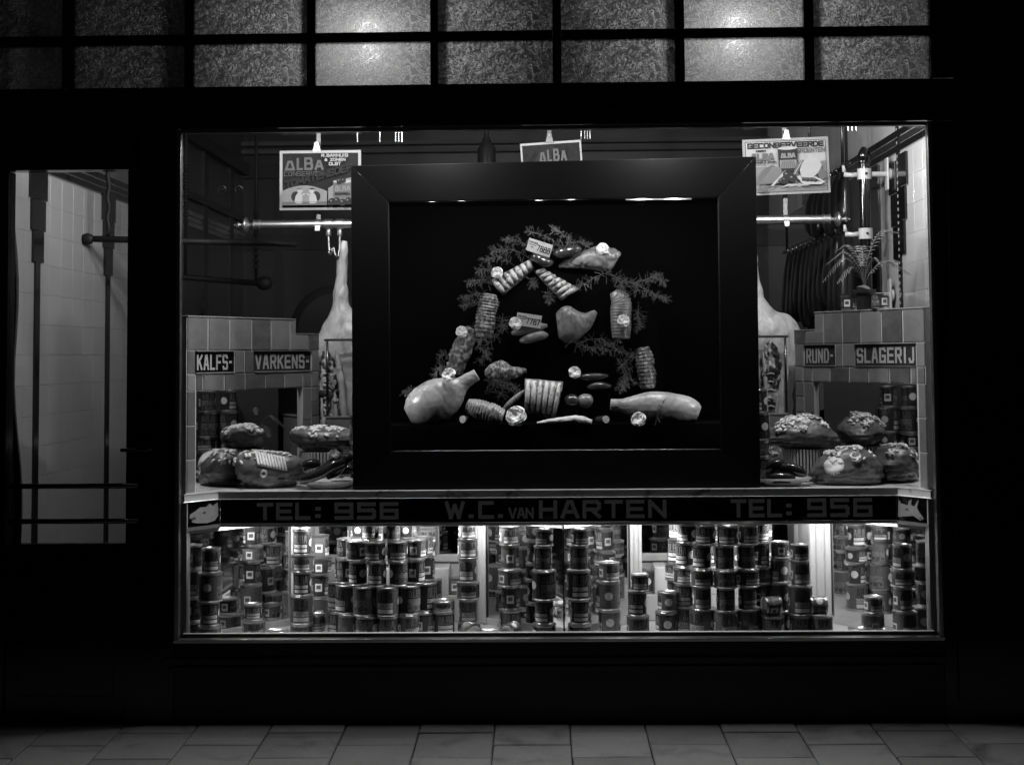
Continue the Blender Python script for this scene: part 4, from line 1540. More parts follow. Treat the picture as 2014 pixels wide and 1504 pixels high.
for cx_, lab in ((450, 'cut sausage showing its pale speckled face below the ham with raised shank'), (1300, 'cut sausage showing its pale speckled face below the plump sausages')):
    s = -1 if cx_ < 800 else 1
    p = D(cx_, 1277, YL - .05)
    d = Vector((-.5 * -s * -1, 1, -.05)).normalized()
    o = body('cut_sausage', [p + d * .002, p + d * .05, p + d * .10], [.0165, .0165, .015, .008], 'sausage dark', lab, 'sausage', n=10, seg=20, amp=.02)
    q = MB()
    nx = Vector((d.y, -d.x, 0)).normalized()
    uz = nx.cross(d).normalized()
    base = Vector(o.location)
    q.prism([p - base + nx * (.0158 * math.cos(2 * PI * i / 24)) + uz * (.0158 * math.sin(2 * PI * i / 24)) + d * .0015 for i in range(24)], -d * .002, 'sausage cut')
    q.build('cut_face', o)
body('trotter', [D(890, 1300, YL - .06), D(960, 1290, YL - .06), D(1050, 1283, YL - .06), D(1130, 1280, YL - .06), D(1215, 1295, YL - .06)], [.006, .011, .015, .019, .021, .012], 'fat',
     'thin pale trotter lying across the front of the arch floor', 'meat', amp=.16, freq=20, n=50, seg=30, ridge=.004, rfreq=30)

# cards with their numbers
for txt, cx_, cy_, ang, m, Yc in (('7888', 905, 262, -.32, 'paper', .50), ('7787', 842, 692, -.15, 'card', .515)):
    c = D(cx_, cy_, Yc)
    ex = Vector((math.cos(ang), 0, math.sin(ang)))
    ey = Vector((-math.sin(ang), -.12, math.cos(ang))).normalized()
    en = ex.cross(ey).normalized()
    if en.y > 0:
        en = -en
    w, h = .112, .058
    mb = MB()
    mb.prism([ex * -w / 2 + ey * -h / 2, ex * w / 2 + ey * -h / 2, ex * w / 2 + ey * h / 2, ex * -w / 2 + ey * h / 2], -en * .0015, m)
    o = mb.build('number_card', None, loc=c)
    tag(o, ('small white card printed 7888 leaning on the dark sausages' if txt == '7888' else 'small greyish card printed 7787 above the pale sausages'), 'card')
    pr = MB()
    o0 = ex * (-w / 2 + .046) + ey * (-h / 2 + .014)
    text_on(pr, txt, o0, ex, ey, en, .024, .010, .0048, .0036, 'ink', eps=.0005, width=.060)
    text_on(pr, 'ENSCHEDE', ex * (-w / 2 + .005) + ey * (-h / 2 + .040), ex, ey, en, .007, .004, .0015, .0012, 'ink', eps=.0005, width=.040)
    pr.poly([ex * (-w / 2 + a) + ey * (-h / 2 + b_) + en * .0005 for a, b_ in ((.005, .031), (.040, .031), (.040, .033), (.005, .033))], 'ink')
    pr.poly([ex * (-w / 2 + a) + ey * (-h / 2 + b_) + en * .0005 for a, b_ in ((.018, .020), (.030, .020), (.030, .023), (.018, .023))], 'ink')
    pr.build('print', o)

# roses
for cx_, cy_, Yr, sz, lab in ((1278, 268, .52, 1.0, 'white rose stuck in the smoked shoulder ham'), (655, 410, .53, 1.0, 'white rose at the corner of the leaning rib rack'),
                              (445, 760, .54, 1.0, 'white rose on top of the rough slab of lean meat'), (762, 710, .50, 1.05, 'white rose in front of the card reading 7787'),
                              (1402, 695, .50, 1.05, 'white rose pinned on the netted ham'), (370, 1015, YL - .05, 1.15, 'white rose lying on the pale ham with raised shank'),
                              (1113, 1000, .45, 1.0, 'white rose beside the thin black sausages'), (768, 1258, YL - .07, 1.65, 'largest white rose in front of the upright ribs'),
                              (1492, 1278, YL - .06, 1.2, 'white rose in front of the flat lying ham')):
    rose(D(cx_, cy_, Yr), lab, sz * 1.42, (1.25, 0, rng.uniform(-.3, .3)))
# greenery
sprigs = [((1050, 330), (1000, 230), (900, 180), (830, 165)), ((1020, 320), (1080, 220), (1020, 170), (985, 150)), ((1000, 330), (1080, 240), (1150, 230), (1200, 250)), ((950, 330), (820, 240), (740, 210), (700, 215)),
          ((880, 340), (760, 280), (680, 270), (620, 285)), ((760, 370), (680, 320), (620, 320), (570, 335)), ((700, 430), (620, 390), (570, 390), (540, 400)),
          ((650, 480), (580, 450), (520, 460), (480, 470)), ((620, 540), (540, 530), (490, 545), (435, 560)), ((600, 600), (530, 590), (480, 590), (450, 610)),
          ((590, 700), (540, 760), (560, 850), (600, 900)), ((640, 780), (600, 840), (590, 900), (540, 930)), ((700, 740), (640, 780), (580, 800), (540, 800)), ((690, 650), (685, 700), (690, 720), (695, 740)),
          ((400, 1000), (340, 960), (310, 970), (280, 1030)), ((200, 1150), (150, 1100), (130, 1110), (110, 1120)), ((420, 930), (370, 900), (340, 890), (320, 900)),
          ((1340, 400), (1250, 430), (1180, 470), (1110, 490)), ((1300, 420), (1400, 450), (1500, 490), (1660, 570)), ((1340, 430), (1450, 470), (1560, 440), (1640, 450)), ((1420, 480), (1520, 520), (1600, 540), (1670, 560)),
          ((1490, 600), (1490, 660), (1495, 700), (1490, 740)), ((1340, 420), (1380, 470), (1400, 520), (1430, 560)), ((1470, 480), (1560, 440), (1600, 430), (1650, 470)),
          ((1060, 800), (1160, 840), (1280, 860), (1400, 880)), ((1120, 820), (1250, 800), (1330, 830), (1380, 800)), ((1200, 850), (1300, 840), (1420, 880), (1490, 920)), ((1480, 860), (1430, 920), (1390, 960), (1380, 920)),
          ((1500, 1080), (1440, 1040), (1400, 1060), (1390, 1100)), ((1480, 960), (1420, 990), (1400, 1040), (1370, 1090)),
          ((600, 1140), (640, 1080), (700, 1060), (760, 1080)), ((700, 1160), (680, 1110), (740, 1090), (790, 1100)), ((590, 1090), (620, 1060), (640, 1040), (680, 1050)),
          ((860, 440), (860, 460), (870, 470), (880, 480)), ((940, 520), (960, 540), (950, 560), (970, 570))]
FERN = ['curving over the card reading 7888', 'rising straight up behind the card reading 7888', 'above the dark sausage beside the card 7888', 'spreading from the card 7888 towards KALFS', 'above the leaning rib rack',
        'behind the upper edge of the leaning rib rack', 'just above the rose of the leaning rib rack', 'beside the rose of the leaning rib rack', 'above the tied roast below the rib rack', 'at the head of the tied roast below the rib rack',
        'hanging down from the foot of the tied roast', 'below the tied roast beside the lean slab', 'crossing the tied roast towards the 7787 card', 'small and upright beside the rose of card 7787', 'beside the rose on the pale ham',
        'at the outer side of the pale raised ham', 'at the outer edge of the rough lean slab', 'below the shoulder ham towards the sloping ribs', 'long, reaching out from the shoulder ham', 'upper of the pair reaching out beyond the netted ham',
        'lower of the pair reaching out beyond the netted ham', 'hanging upright beside the netted ham', 'falling on the dome of the netted ham', 'curling over the long outer sprig', 'long, trailing under the half ham', 'under the half ham and the netted ham',
        'reaching from the half ham to the hanging roast', 'at the head of the hanging roast', 'beside the foot of the hanging roast', 'beside the middle of the hanging roast', 'behind the ragged cut and the ribbed roast', 'behind the dried sausage',
        'above the lying ribbed roast', 'small, between the two rib racks', 'small, under the sloping rib rack']
for i, sp in enumerate(sprigs):
    Yb = .55 if sp[0][1] < 1000 else .50
    fern_sprig([D(a, b_, Yb - .02 * k) for k, (a, b_) in enumerate(sp)], 'feathery fern sprig ' + FERN[i], n=52, ln=.046)
fern_sprig([D(1590, 1300, YL - .07), D(1605, 1260, YL - .075), D(1620, 1210, YL - .08), D(1640, 1165, YL - .08)], 'feathery fern sprig standing in front of the flat lying ham', n=16, ln=.030, group=None)

# =================================================================== HAMS, PLATES, FRILLS ON THE SHELF
ham_l, *_q = ham_display(462, 600, 888, 962, .36, .20, 'low decorated ham with cut-out lard leaves and a carved ring, on the KALFS side', 3.3, skew=1, nfl=4, nlf=36, zfloor=ZSH + .001)
ham_r, *_q = ham_display(1592, 1736, 882, 958, .34, .20, 'low decorated ham with a lard doily and flowers, on the SLAGERIJ side', 7.1, skew=-1, nfl=11, nlf=14, zfloor=ZSH + .001)


def frill(px, py_top, py_bot, r, Y, label, clr=0):
    c = at(px, py_top, Y)
    t = thing('pleated_pedestal', label, 'pedestal', (c.x, Y, ZSH + .001))
    h = c.z - ZSH - .002
    n_ = 40
    core = MB(); core.lathe([(r * .93, 0), (r * .93, h * .99)], 'frill dark', 24); core.build('drum', t, True)
    pm = MB()
    a = PI / n_ * .62
    pts = [(r * .935 * math.cos(-a), r * .935 * math.sin(-a)), (r * math.cos(-a * .8), r * math.sin(-a * .8)), (r * math.cos(a * .8), r * math.sin(a * .8)), (r * .935 * math.cos(a), r * .935 * math.sin(a))]
    pm.prism([(x, y, .001) for x, y in pts], (0, 0, h - .002), 'frill light')
    pme = pm.mesh('pleat')
    for k in range(n_):
        put('pleat', pme, t, (0, 0, 0), (0, 0, 2 * PI * k / n_))
    return c.z


z1 = frill(632, 886, 915, .098, .53, 'striped pleated paper pedestal under the raised ham on the KALFS side')
ham_display(572, 706, 840, 884, .53, .19, 'raised decorated ham on the pleated pedestal on the KALFS side', 5.2, skew=1, nfl=5, nlf=46, zfloor=z1 + .001)
z2 = frill(1580, 880, 910, .095, .53, 'striped pleated paper pedestal under the raised ham on the SLAGERIJ side')
ham_display(1496, 1646, 822, 886, .53, .20, 'raised decorated ham with many lard flowers on the pleated pedestal on the SLAGERIJ side', 9.4, skew=-1, nfl=18, nlf=20, zfloor=z2 + .001)
# lard doily on the low SLAGERIJ ham, carved ring on the low KALFS ham
from mathutils.bvhtree import BVHTree


def lard_patch(ham, px, py, r0, r1, name, n_=40, scallop=0.0, m=4):
    """a thin sheet of lard laid on the ham's skin where that point of it is seen"""
    me = ham.data
    bv = BVHTree.FromPolygons([v.co for v in me.vertices], [q.vertices[:] for q in me.polygons])
    tgt = at(px, py, ham.location.y)
    d = (tgt - CAM).normalized()
    hit = bv.ray_cast(CAM - Vector(ham.location), d)
    if hit[0] is None:
        return
    c, nn = hit[0], hit[1]
    if nn.dot(d) > 0:
        nn = -nn
    a = nn.cross(Vector((0, 0, 1))).normalized()
    b_ = a.cross(nn).normalized()
    vs, fs = [], []
    for j in range(m + 1):
        rr = r0 + (r1 - r0) * j / m
        for i in range(n_):
            th = 2 * PI * i / n_
            q = rr * (1 + scallop * (j == m) * math.cos(th * n_ / 2))
            p_ = c + a * (q * math.cos(th)) + b_ * (q * math.sin(th))
            h_ = bv.ray_cast(p_ + nn * .08, -nn)
            vs.append((h_[0] if h_[0] is not None else p_) + nn * (.0035 + .0012 * math.sin(j * 2.1 + i * 1.7) if 0 < j < m or r0 > 0 else (.0005 if j == m else .004)))
    for j in range(m):
        for i in range(n_):
            k = (i + 1) % n_
            fs.append((j * n_ + i, j * n_ + k, (j + 1) * n_ + k, (j + 1) * n_ + i))
    mb_ = MB(); mb_.add(vs, fs, 'lard')
    mb_.build(name, ham, 'all')


def lard_slats(ham, px, py, n_, ln, gap):
    me = ham.data
    bv = BVHTree.FromPolygons([v.co for v in me.vertices], [q.vertices[:] for q in me.polygons])
    for k in range(n_):
        vs = []
        x = px + (k - n_ / 2) * gap
        for i in range(7):
            for s_ in (-.42, .42):
                tgt = at(x + s_ * gap + i * 1.0, py - ln / 2 + ln * i / 6 + (k - n_ / 2) * 1.2, ham.location.y)
                d = (tgt - CAM).normalized()
                h_ = bv.ray_cast(CAM - Vector(ham.location), d)
                if h_[0] is not None:
                    vs.append(h_[0] - d * .004 + Vector((0, 0, .002)))
        nq = len(vs) // 2
        if nq < 2:
            continue
        mb_ = MB(); mb_.add(vs, [(2 * i, 2 * i + 1, 2 * i + 3, 2 * i + 2) for i in range(nq - 1)], 'lard')
        o_ = mb_.build('lard_slat', ham, 'all')
        sd_ = o_.modifiers.new('thickness', 'SOLIDIFY'); sd_.thickness = .004; sd_.offset = 0


lard_patch(ham_r, 1640, 914, 0.0, .043, 'lard_doily', scallop=.05, m=7)
lard_patch(ham_r, 1682, 908, .005, .010, 'lard_ring', 20)
lard_patch(ham_l, 519, 930, .007, .016, 'lard_ring', 24)
lard_slats(ham_l, 533, 908, 10, 28, 6.0)


def plate(px0, px1, py, Y, label):
    c = at((px0 + px1) / 2, py, Y)
    w = (at(px1, py, Y).x - at(px0, py, Y).x) / 2
    mb = MB()
    seg = 28
    prof = [(.55, 0), (.62, .004), (.66, .012), (.98, .030), (1.0, .034), (.97, .033), (.66, .018), (.50, .012)]
    vs, fs = [], []
    for r, z in prof:
        for k in range(seg):
            th = 2 * PI * (k + .5) / seg
            q = 1 / max(abs(math.cos(th)), abs(math.sin(th))) ** .45    # squarish oval
            vs.append((w * r * q * math.cos(th) * .93, .085 * r * q * math.sin(th), z))
    for i in range(len(prof) - 1):
        for k in range(seg):
            k2 = (k + 1) % seg
            fs.append((i * seg + k, i * seg + k2, (i + 1) * seg + k2, (i + 1) * seg + k))
    fs.append(tuple(range(seg - 1, -1, -1)))
    fs.append(tuple((len(prof) - 1) * seg + k for k in range(seg)))
    mb.add(vs, fs, 'plate')
    o = mb.build('oval_plate', None, 'all', loc=(c.x, Y, ZSH + .001))
    return tag(o, label, 'plate'), c.x


_, xpl = plate(576, 722, 955, .29, 'white oval plate of curled dark sausages on the KALFS side')
_, xpr = plate(1470, 1602, 950, .29, 'white oval plate of stubby dark sausages on the SLAGERIJ side')
sz0 = ZSH + .014
for k, (pl, lab) in enumerate((
        ([(-.135, -.02, .025), (-.10, -.06, .03), (-.03, -.07, .055), (.03, -.05, .09), (.07, -.03, .10)], 'front curled sausage on the KALFS side plate'),
        ([(-.08, 0, .035), (-.03, -.03, .06), (.02, -.02, .10), (.06, 0, .12)], 'second curled sausage rising over the KALFS side plate'),
        ([(-.01, 0, .03), (.04, -.02, .07), (.07, -.01, .11), (.10, 0, .12)], 'inner curled sausage on the KALFS side plate'),
        ([(-.12, .02, .06), (-.10, -.01, .085), (-.07, .0, .09), (-.05, .03, .085)], 'short folded sausage end on the KALFS side plate'),
        ([(-.02, .04, .04), (.04, .04, .06), (.10, .03, .06)], 'sausage lying flat on the back of the KALFS side plate'))):
    body('curled_sausage', [Vector((xpl + a, .29 + b_, sz0 + c_)) for a, b_, c_ in pl], [.010, .021, .022, .022, .021, .010], 'sausage dark', lab, 'sausage', n=24, seg=16, amp=.04, group='sausages on the plates')
for k, (pl, lab) in enumerate((
        ([(-.06, -.05, .022), (-.01, -.055, .024), (.05, -.05, .022)], 'front stubby sausage on the SLAGERIJ side plate'),
        ([(-.02, -.01, .055), (.04, -.03, .060), (.10, -.04, .035)], 'slanting stubby sausage on the SLAGERIJ side plate'),
        ([(-.06, 0, .05), (-.02, -.01, .075), (.01, .01, .08)], 'upper stubby sausage on the SLAGERIJ side plate'),
        ([(-.07, .04, .03), (0, .045, .035), (.07, .04, .03)], 'back stubby sausage on the SLAGERIJ side plate'))):
    body('stubby_sausage', [Vector((xpr + a, .29 + b_, sz0 + c_)) for a, b_, c_ in pl], [.012, .023, .024, .024, .023, .012], 'sausage dark', lab, 'sausage', n=20, seg=16, amp=.06, group='sausages on the plates')
rose(at(657, 894, .245), 'white rose on the curled sausages of the KALFS side plate', 1.25, (1.0, 0, .2))
rose(at(1524, 888, .245), 'white rose on the stubby sausages of the SLAGERIJ side plate', 1.35, (1.1, 0, -.2))

# =================================================================== BRASS RAIL, HOOKS, POSTERS, CARCASSES
YR = 1.02
r0, r1 = at(513, 442, YR), at(1618, 432, YR)
zr = (r0.z + r1.z) / 2
rail = thing('brass_rail', 'thick brass meat rail with turned finials behind the posters', 'rail', ((r0.x + r1.x) / 2, YR, zr))
xc_ = (r0.x + r1.x) / 2
Lr = (r1.x - r0.x) / 2
b = MB(); b.lathe([(.0215, -Lr), (.0215, Lr)], 'brass', 20, axis='X'); b.build('bar', rail, True)
for s in (-1, 1):
    prof = [(.0215, 0), (.0265, .001), (.0265, .006), (.0240, .008), (.0240, .028), (.0265, .030), (.0265, .034), (.012, .037), (.009, .050), (.012, .054), (.026, .062), (.038, .069), (.039, .075), (.028, .083), (.012, .090), (.008, .097), (.010, .101), (.016, .108), (.016, .112), (.010, .120), (.005, .124), (.005, .132), (.002, .134)]
    b = MB()
    b.lathe([(r, s * (Lr + z + .0005)) for r, z in prof], 'brass', 22, axis='X')
    b.build('finial', rail, True)
straps = [(626, 'the tomato soup poster'), (1082, 'the half hidden poster'), (1546, 'the vegetable poster')]
for px, nm in straps:
    x = at(px, 440, YR).x
    b = MB()
    b.box(-.010, .010, -.0025, .0025, .018, ZC - zr - .001, 'strap metal')
    b.build('strap', rail, loc=(x - xc_, .012, 0))
    b = MB()
    b.lathe([(.0216, -.014), (.0245, -.013), (.0245, .013), (.0216, .014)], 'brass', 18, axis='X', c=(x - xc_, 0, 0))
    b.box(x - xc_ - .012, x - xc_ + .012, -.026, -.018, -.034, -.008, 'brass')
    b.build('strap_clamp', rail, True)
for k, (px, lab) in enumerate(((646, 'empty brass meat hook on a sliding collar beside the hanging carcass'), (668, 'brass meat hook on a sliding collar holding the carcass shank'))):
    x = at(px, 440, YR).x
    t = thing('meat_hook', lab, 'hook', (x, YR, zr))
    b = MB(); b.lathe([(.0217, -.019), (.0265, -.018), (.0265, .018), (.0217, .019)], 'brass', 18, axis='X'); b.build('collar', t, True)
    b = MB(); b.lathe([(.013, -.058), (.014, -.055), (.013, -.030), (.010, -.0266)], 'brass', 14); b.build('swivel', t, True)
    hk = [(0, 0, -.058), (.001, 0, -.085), (.003, 0, -.12), (.004, -.004, -.140), (.012, -.012, -.150), (.020, -.02, -.138), (.019, -.02, -.120)]
    if k:
        hk = [(0, 0, -.058), (0, 0, -.075), (0, .0, -.10), (-.004, -.004, -.15), (-.014, -.02, -.16), (-.022, -.02, -.14), (-.028, -.02, -.115)]
    b = MB(); b.tube(smooth_path([Vector(q) for q in hk], 18), .0055, 'brass', 8); b.build('hook', t, 'all')


def carcass(px, sgn, label):
    """half a carcass hung by the hind shank; sgn = side where the belly opening lies"""
    def C(x, y, Y=YR + .02):
        return at(x, y, Y)
    n = 90
    if sgn < 0:
        spine = [C(677, 474), C(674, 500), C(672, 545), C(670, 575), C(671, 605), C(676, 630), C(685, 660), C(690, 700), C(692, 760), C(690, 830), C(690, 900)]
    else:
        spine = [C(1478, 474), C(1479, 500), C(1482, 545), C(1484, 570), C(1486, 590), C(1488, 620), C(1494, 650), C(1496, 700), C(1494, 760), C(1492, 830), C(1490, 900)]
    rd = [(.014, .012), (.028, .024), (.029, .026), (.041, .036), (.048, .044), (.110, .08), (.190, .11), (.195, .12), (.165, .12), (.16, .12), (.14, .10)]
    P = smooth_path(spine, n)
    base = P[0].copy()
    mb = MB()
    mb.loft([p - base for p in P], interp(rd, n), 'carcass skin', 64, up=(0, -1, 0), amp=.05, freq=6, seed=3 + sgn, ridge=.0055, rfreq=9, rst=(1.3, 1, .8))
    o = mb.build('carcass', None, 'all', loc=base)
    tag(o, label, 'carcass', None)
    # the open belly with its lining
    if sgn < 0:
        cv = [C(640, 690, .905), C(646, 730, .90), C(645, 780, .90), C(648, 830, .90), C(655, 880, .90)]
    else:
        cv = [C(1512, 670, .905), C(1520, 720, .90), C(1515, 780, .90), C(1512, 830, .90), C(1510, 880, .90)]
    P2 = smooth_path(cv, 60)
    mb = MB()
    mb.loft([p - base for p in P2], interp([(.020, .01), (.046, .03), (.055, .035), (.055, .035), (.055, .03), (.04, .02)], 60), 'cavity', 36, up=(0, -1, 0), amp=.28, freq=22, seed=9 + sgn, ridge=.012, rfreq=26)
    c_ = mb.build('belly_opening', o, 'all')
    # pale folds of fat running down beside it
    folds = ((662, 690, 672, 760, 680, 860, .016), (652, 742, 660, 800, 662, 870, .010), (633, 740, 634, 800, 640, 870, .008)) if sgn < 0 else ((1545, 690, 1540, 760, 1530, 860, .020), (1500, 690, 1506, 760, 1504, 860, .010), (1530, 740, 1528, 790, 1520, 850, .007))
    for a in folds:
        mb = MB()
        P3 = smooth_path([C(a[0], a[1], .905), C(a[2], a[3], .885), C(a[4], a[5], .885)], 20)
        mb.loft([p - base for p in P3], interp([(a[6] * .4, .01), (a[6], .016), (a[6], .018), (a[6] * 1.1, .016)], 20), 'fat', 12, up=(0, -1, 0), amp=.35, freq=26, seed=a[0])
        mb.build('fat_fold', o, 'all')
    for k in range(6):
        y0 = 735 + k * 16
        xs_ = (630, 642, 656) if sgn < 0 else (1502, 1516, 1530)
        mb = MB()
        P3 = smooth_path([C(xs_[0], y0 + 4, .885), C(xs_[1], y0 - 1, .868), C(xs_[2], y0 + 5, .885)], 8)
        mb.loft([p - base for p in P3], [.004] * 8, 'rib bone', 8, amp=.2, freq=60, seed=k)
        mb.build('rib', o, 'all')
    return o


carcass(690, -1, 'pale half carcass hanging by its shank behind the VARKENS partition')
carcass(1490, 1, 'pale half carcass hanging behind the RUND partition, its shank hidden by the frame')


def poster(px0, px1, py0, py1, tilt, Y, label, art):
    c = at((px0 + px1) / 2, (py0 + py1) / 2, Y)
    w = at(px1, (py0 + py1) / 2, Y).x - at(px0, (py0 + py1) / 2, Y).x
    h = at((px0 + px1) / 2, py0, Y).z - at((px0 + px1) / 2, py1, Y).z
    t = thing('poster', label, 'poster', c, (0, -tilt, 0))
    b = MB(); b.box(-w / 2, w / 2, 0, .003, -h / 2, h / 2, art['border']); b.build('board', t)
    pr = MB()
    lay = [0]

    def P2(pl, m):
        lay[0] += 1
        pr.poly([((u_ - .5) * w, -.0004 - .00012 * lay[0], (v_ - .5) * h) for u_, v_ in pl], m)

    def E2(cu, cv_, ru, rv, m, a0=0, a1=360, n=20):
        P2([(cu + ru * math.cos(rad(a0 + (a1 - a0) * i / n)), cv_ + rv * math.sin(rad(a0 + (a1 - a0) * i / n))) for i in range(n + (1 if a1 - a0 < 360 else 0))], m)

    def T2(txt, u0, v0, u1, hv, sw, m, rot=0.0, slant=0.0):
        lay[0] += 14
        ex = Vector((math.cos(rot), 0, math.sin(rot)))
        ey = Vector((-math.sin(rot), 0, math.cos(rot)))
        text_on(pr, txt, Vector(((u0 - .5) * w + sw / 2, -.0004 - .00012 * lay[0], (v0 - .5) * h + sw / 2)), ex, ey, (0, -1, 0), hv * h - sw, .02, .008, sw, m, eps=0, width=(u1 - u0) * w - sw, slant=slant)
        lay[0] += 14
    art['draw'](P2, E2, T2)
    pr.build('print', t)
    # clip and hanging wire
    xs = at((px0 + px1) / 2, py0, Y).x
    return t, c, w, h


def tomato(E2, u, v, r, k=1.35, m='ink dark'):
    E2(u, v, r, r * k, m)
    E2(u - r * .3, v + r * .4, r * .25, r * .28, 'ink light')


def art1(P2, E2, T2):
    P2([(.035, .045), (.965, .045), (.965, .955), (.035, .955)], 'ink field')
    P2([(.035, .045), (.965, .045), (.965, .065), (.035, .065)], 'ink')
    # ALBA with rising and falling letters
    for ch, u0, u1, v1 in (('^', .065, .19, .83), ('L', .21, .29, .87), ('B', .305, .415, .88), ('A', .435, .545, .83)):
        T2(ch, u0, .665, u1, v1 - .665, .0115, 'ink mid')
    T2('CONSERVEN', .06, .565, .545, .075, .0025, 'ink mid')
    T2('TOMATENSOEP', .08, .355, .93, .125, .008, 'ink dark', rot=.26, slant=.25)
    T2('R.BAKHUIS', .52, .875, .85, .055, .0038, 'ink pale')
    T2('& ZONEN', .56, .805, .82, .050, .0036, 'ink pale')
    T2('OLST', .615, .730, .765, .058, .0040, 'ink pale')
    # arched table scene
    P2([(.045, .075)] + [(.045 + .55 * i / 12, .235 + .165 * math.sin(PI * (.15 + .72 * i / 12))) for i in range(13)] + [(.595, .075)], 'ink light')
    P2([(.045, .070), (.595, .070), (.595, .128), (.045, .128)], 'ink mid')
    for cu, s in ((.23, 1), (.44, -1)):
        E2(cu - s * .022, .215, .052, .085, 'ink dark')
        P2([(cu - s * .035, .125), (cu + s * .060, .125), (cu + s * .065, .20), (cu + s * .040, .275), (cu + s * .005, .275), (cu - s * .020, .22)], 'ink pale')
        E2(cu + s * .035, .310, .030, .042, 'ink pale')
        E2(cu + s * .028, .330, .032, .026, 'ink dark' if s < 0 else 'ink mid', 0, 180)
        P2([(cu + s * .03, .24), (cu + s * .095, .27), (cu + s * .10, .255), (cu + s * .04, .215)], 'ink pale')
        E2(cu + s * .02, .108, .045, .010, 'ink pale')
    P2([(.61, .075)] + [(.61 + .35 * i / 8, .33 + .20 * math.sin(PI * .5 * i / 8 + .1)) for i in range(9)] + [(.96, .075)], 'ink light')
    P2([(.67, .18), (.90, .18), (.90, .46), (.67, .46)], 'ink mid')
    E2(.785, .46, .115, .03, 'ink pale')
    T2('^LBA', .69, .30, .88, .085, .005, 'ink light')
    T2('SOEPEN', .695, .235, .875, .04, .003, 'ink dark')
    for u, v, r in ((.66, .12, .045), (.72, .14, .040), (.79, .11, .045), (.86, .13, .045), (.92, .11, .04), (.75, .465, .035), (.80, .475, .03)):
        tomato(E2, u, v, r)


def art2(P2, E2, T2):
    P2([(.03, .04), (.97, .04), (.97, .955), (.03, .955)], 'ink field')
    P2([(.14, .48), (.3, .78), (.5, .92), (.7, .78), (.86, .48)], 'ink dark')
    for ch, u0, u1, v1 in (('^', .30, .41, .80), ('L', .43, .51, .84), ('B', .53, .63, .85), ('A', .65, .75, .80)):
        T2(ch, u0, .60, u1, v1 - .60, .010, 'ink mid')
    T2('CONSERVEN', .22, .50, .82, .075, .005, 'ink pale')
    T2('ZEILERS', .06, .58, .30, .07, .003, 'ink dark', rot=.85)
    T2('OLST', .78, .86, .96, .07, .003, 'ink dark', rot=-.85)


def art3(P2, E2, T2):
    P2([(.03, .04), (.97, .04), (.97, .955), (.03, .955)], 'ink dark')
    P2([(.037, .05), (.963, .05), (.963, .945), (.037, .945)], 'ink pale')
    P2([(.037, .05), (.963, .05), (.963, .58), (.7, .50), (.037, .50)], 'ink light')
    T2('GECONSERVEERDE', .055, .825, .945, .105, .0075, 'ink dark')
    T2('GROENTEN', .625, .725, .955, .085, .0045, 'ink mid')
    T2("MERK'", .15, .765, .275, .035, .004, 'ink dark')
    T2('^LBA', .09, .61, .36, .13, .010, 'ink mid')
    T2('R.BAKHUIS & ZONEN', .055, .555, .38, .035, .003, 'ink dark')
    T2('OLST', .14, .515, .30, .025, .002, 'ink mid')
    # the tin
    P2([(.405, .42), (.625, .42), (.63, .81), (.40, .81)], 'ink dark')
    E2(.515, .42, .11, .035, 'ink dark')
    P2([(.418, .45), (.612, .45), (.612, .60), (.418, .60)], 'ink light')
    E2(.515, .81, .115, .03, 'ink pale')
    T2('^LBA', .43, .635, .60, .085, .006, 'ink light')
    for k in range(7):
        P2([(.43 + .026 * k, .455), (.44 + .026 * k, .455), (.455 + .02 * k, .585), (.445 + .02 * k, .585)], 'ink mid')
    # sheaf, stalks, leaf, cauliflower, tomatoes, dish
    P2([(.16, .18), (.40, .19), (.46, .34), (.42, .46), (.32, .52), (.22, .44), (.16, .32)], 'ink mid')
    for k in range(9):
        P2([(.19 + .025 * k, .20), (.197 + .025 * k, .20), (.335 + .012 * k, .48), (.328 + .012 * k, .48)], 'ink light')
    P2([(.29, .14), (.33, .15), (.50, .40), (.47, .41)], 'ink pale')
    P2([(.55, .30), (.57, .30), (.70, .58), (.67, .59), (.60, .50)], 'ink mid')
    P2([(.56, .31), (.565, .30), (.675, .57), (.67, .58)], 'ink pale')
    P2([(.66, .30), (.80, .28), (.86, .36), (.90, .48), (.87, .58), (.80, .62), (.72, .60), (.67, .52), (.64, .40)], 'ink pale')
    E2(.90, .32, .05, .09, 'ink mid')
    for u, v, r in ((.495, .335, .052), (.46, .24, .05), (.555, .27, .052), (.42, .23, .035)):
        tomato(E2, u, v, r, 1.4)
    P2([(.60, .30), (.64, .31), (.82, .28), (.93, .19), (.88, .14), (.72, .15), (.66, .17)], 'paper')
    P2([(.645, .285), (.80, .265), (.885, .19), (.70, .195)], 'ink mid')
    for k in range(4):
        tomato(E2, .68 + .045 * k, .235 - .008 * k, .022, 1.3)
    for k in range(10):
        P2([(.42 + .03 * k, .11 + .01 * (k % 3)), (.50 + .03 * k, .15 + .008 * (k % 2)), (.50 + .03 * k, .165 + .008 * (k % 2)), (.42 + .03 * k, .122 + .01 * (k % 3))], 'ink pale' if k % 2 else 'paper')
    tomato(E2, .215, .105, .050, 1.3, 'ink mid')


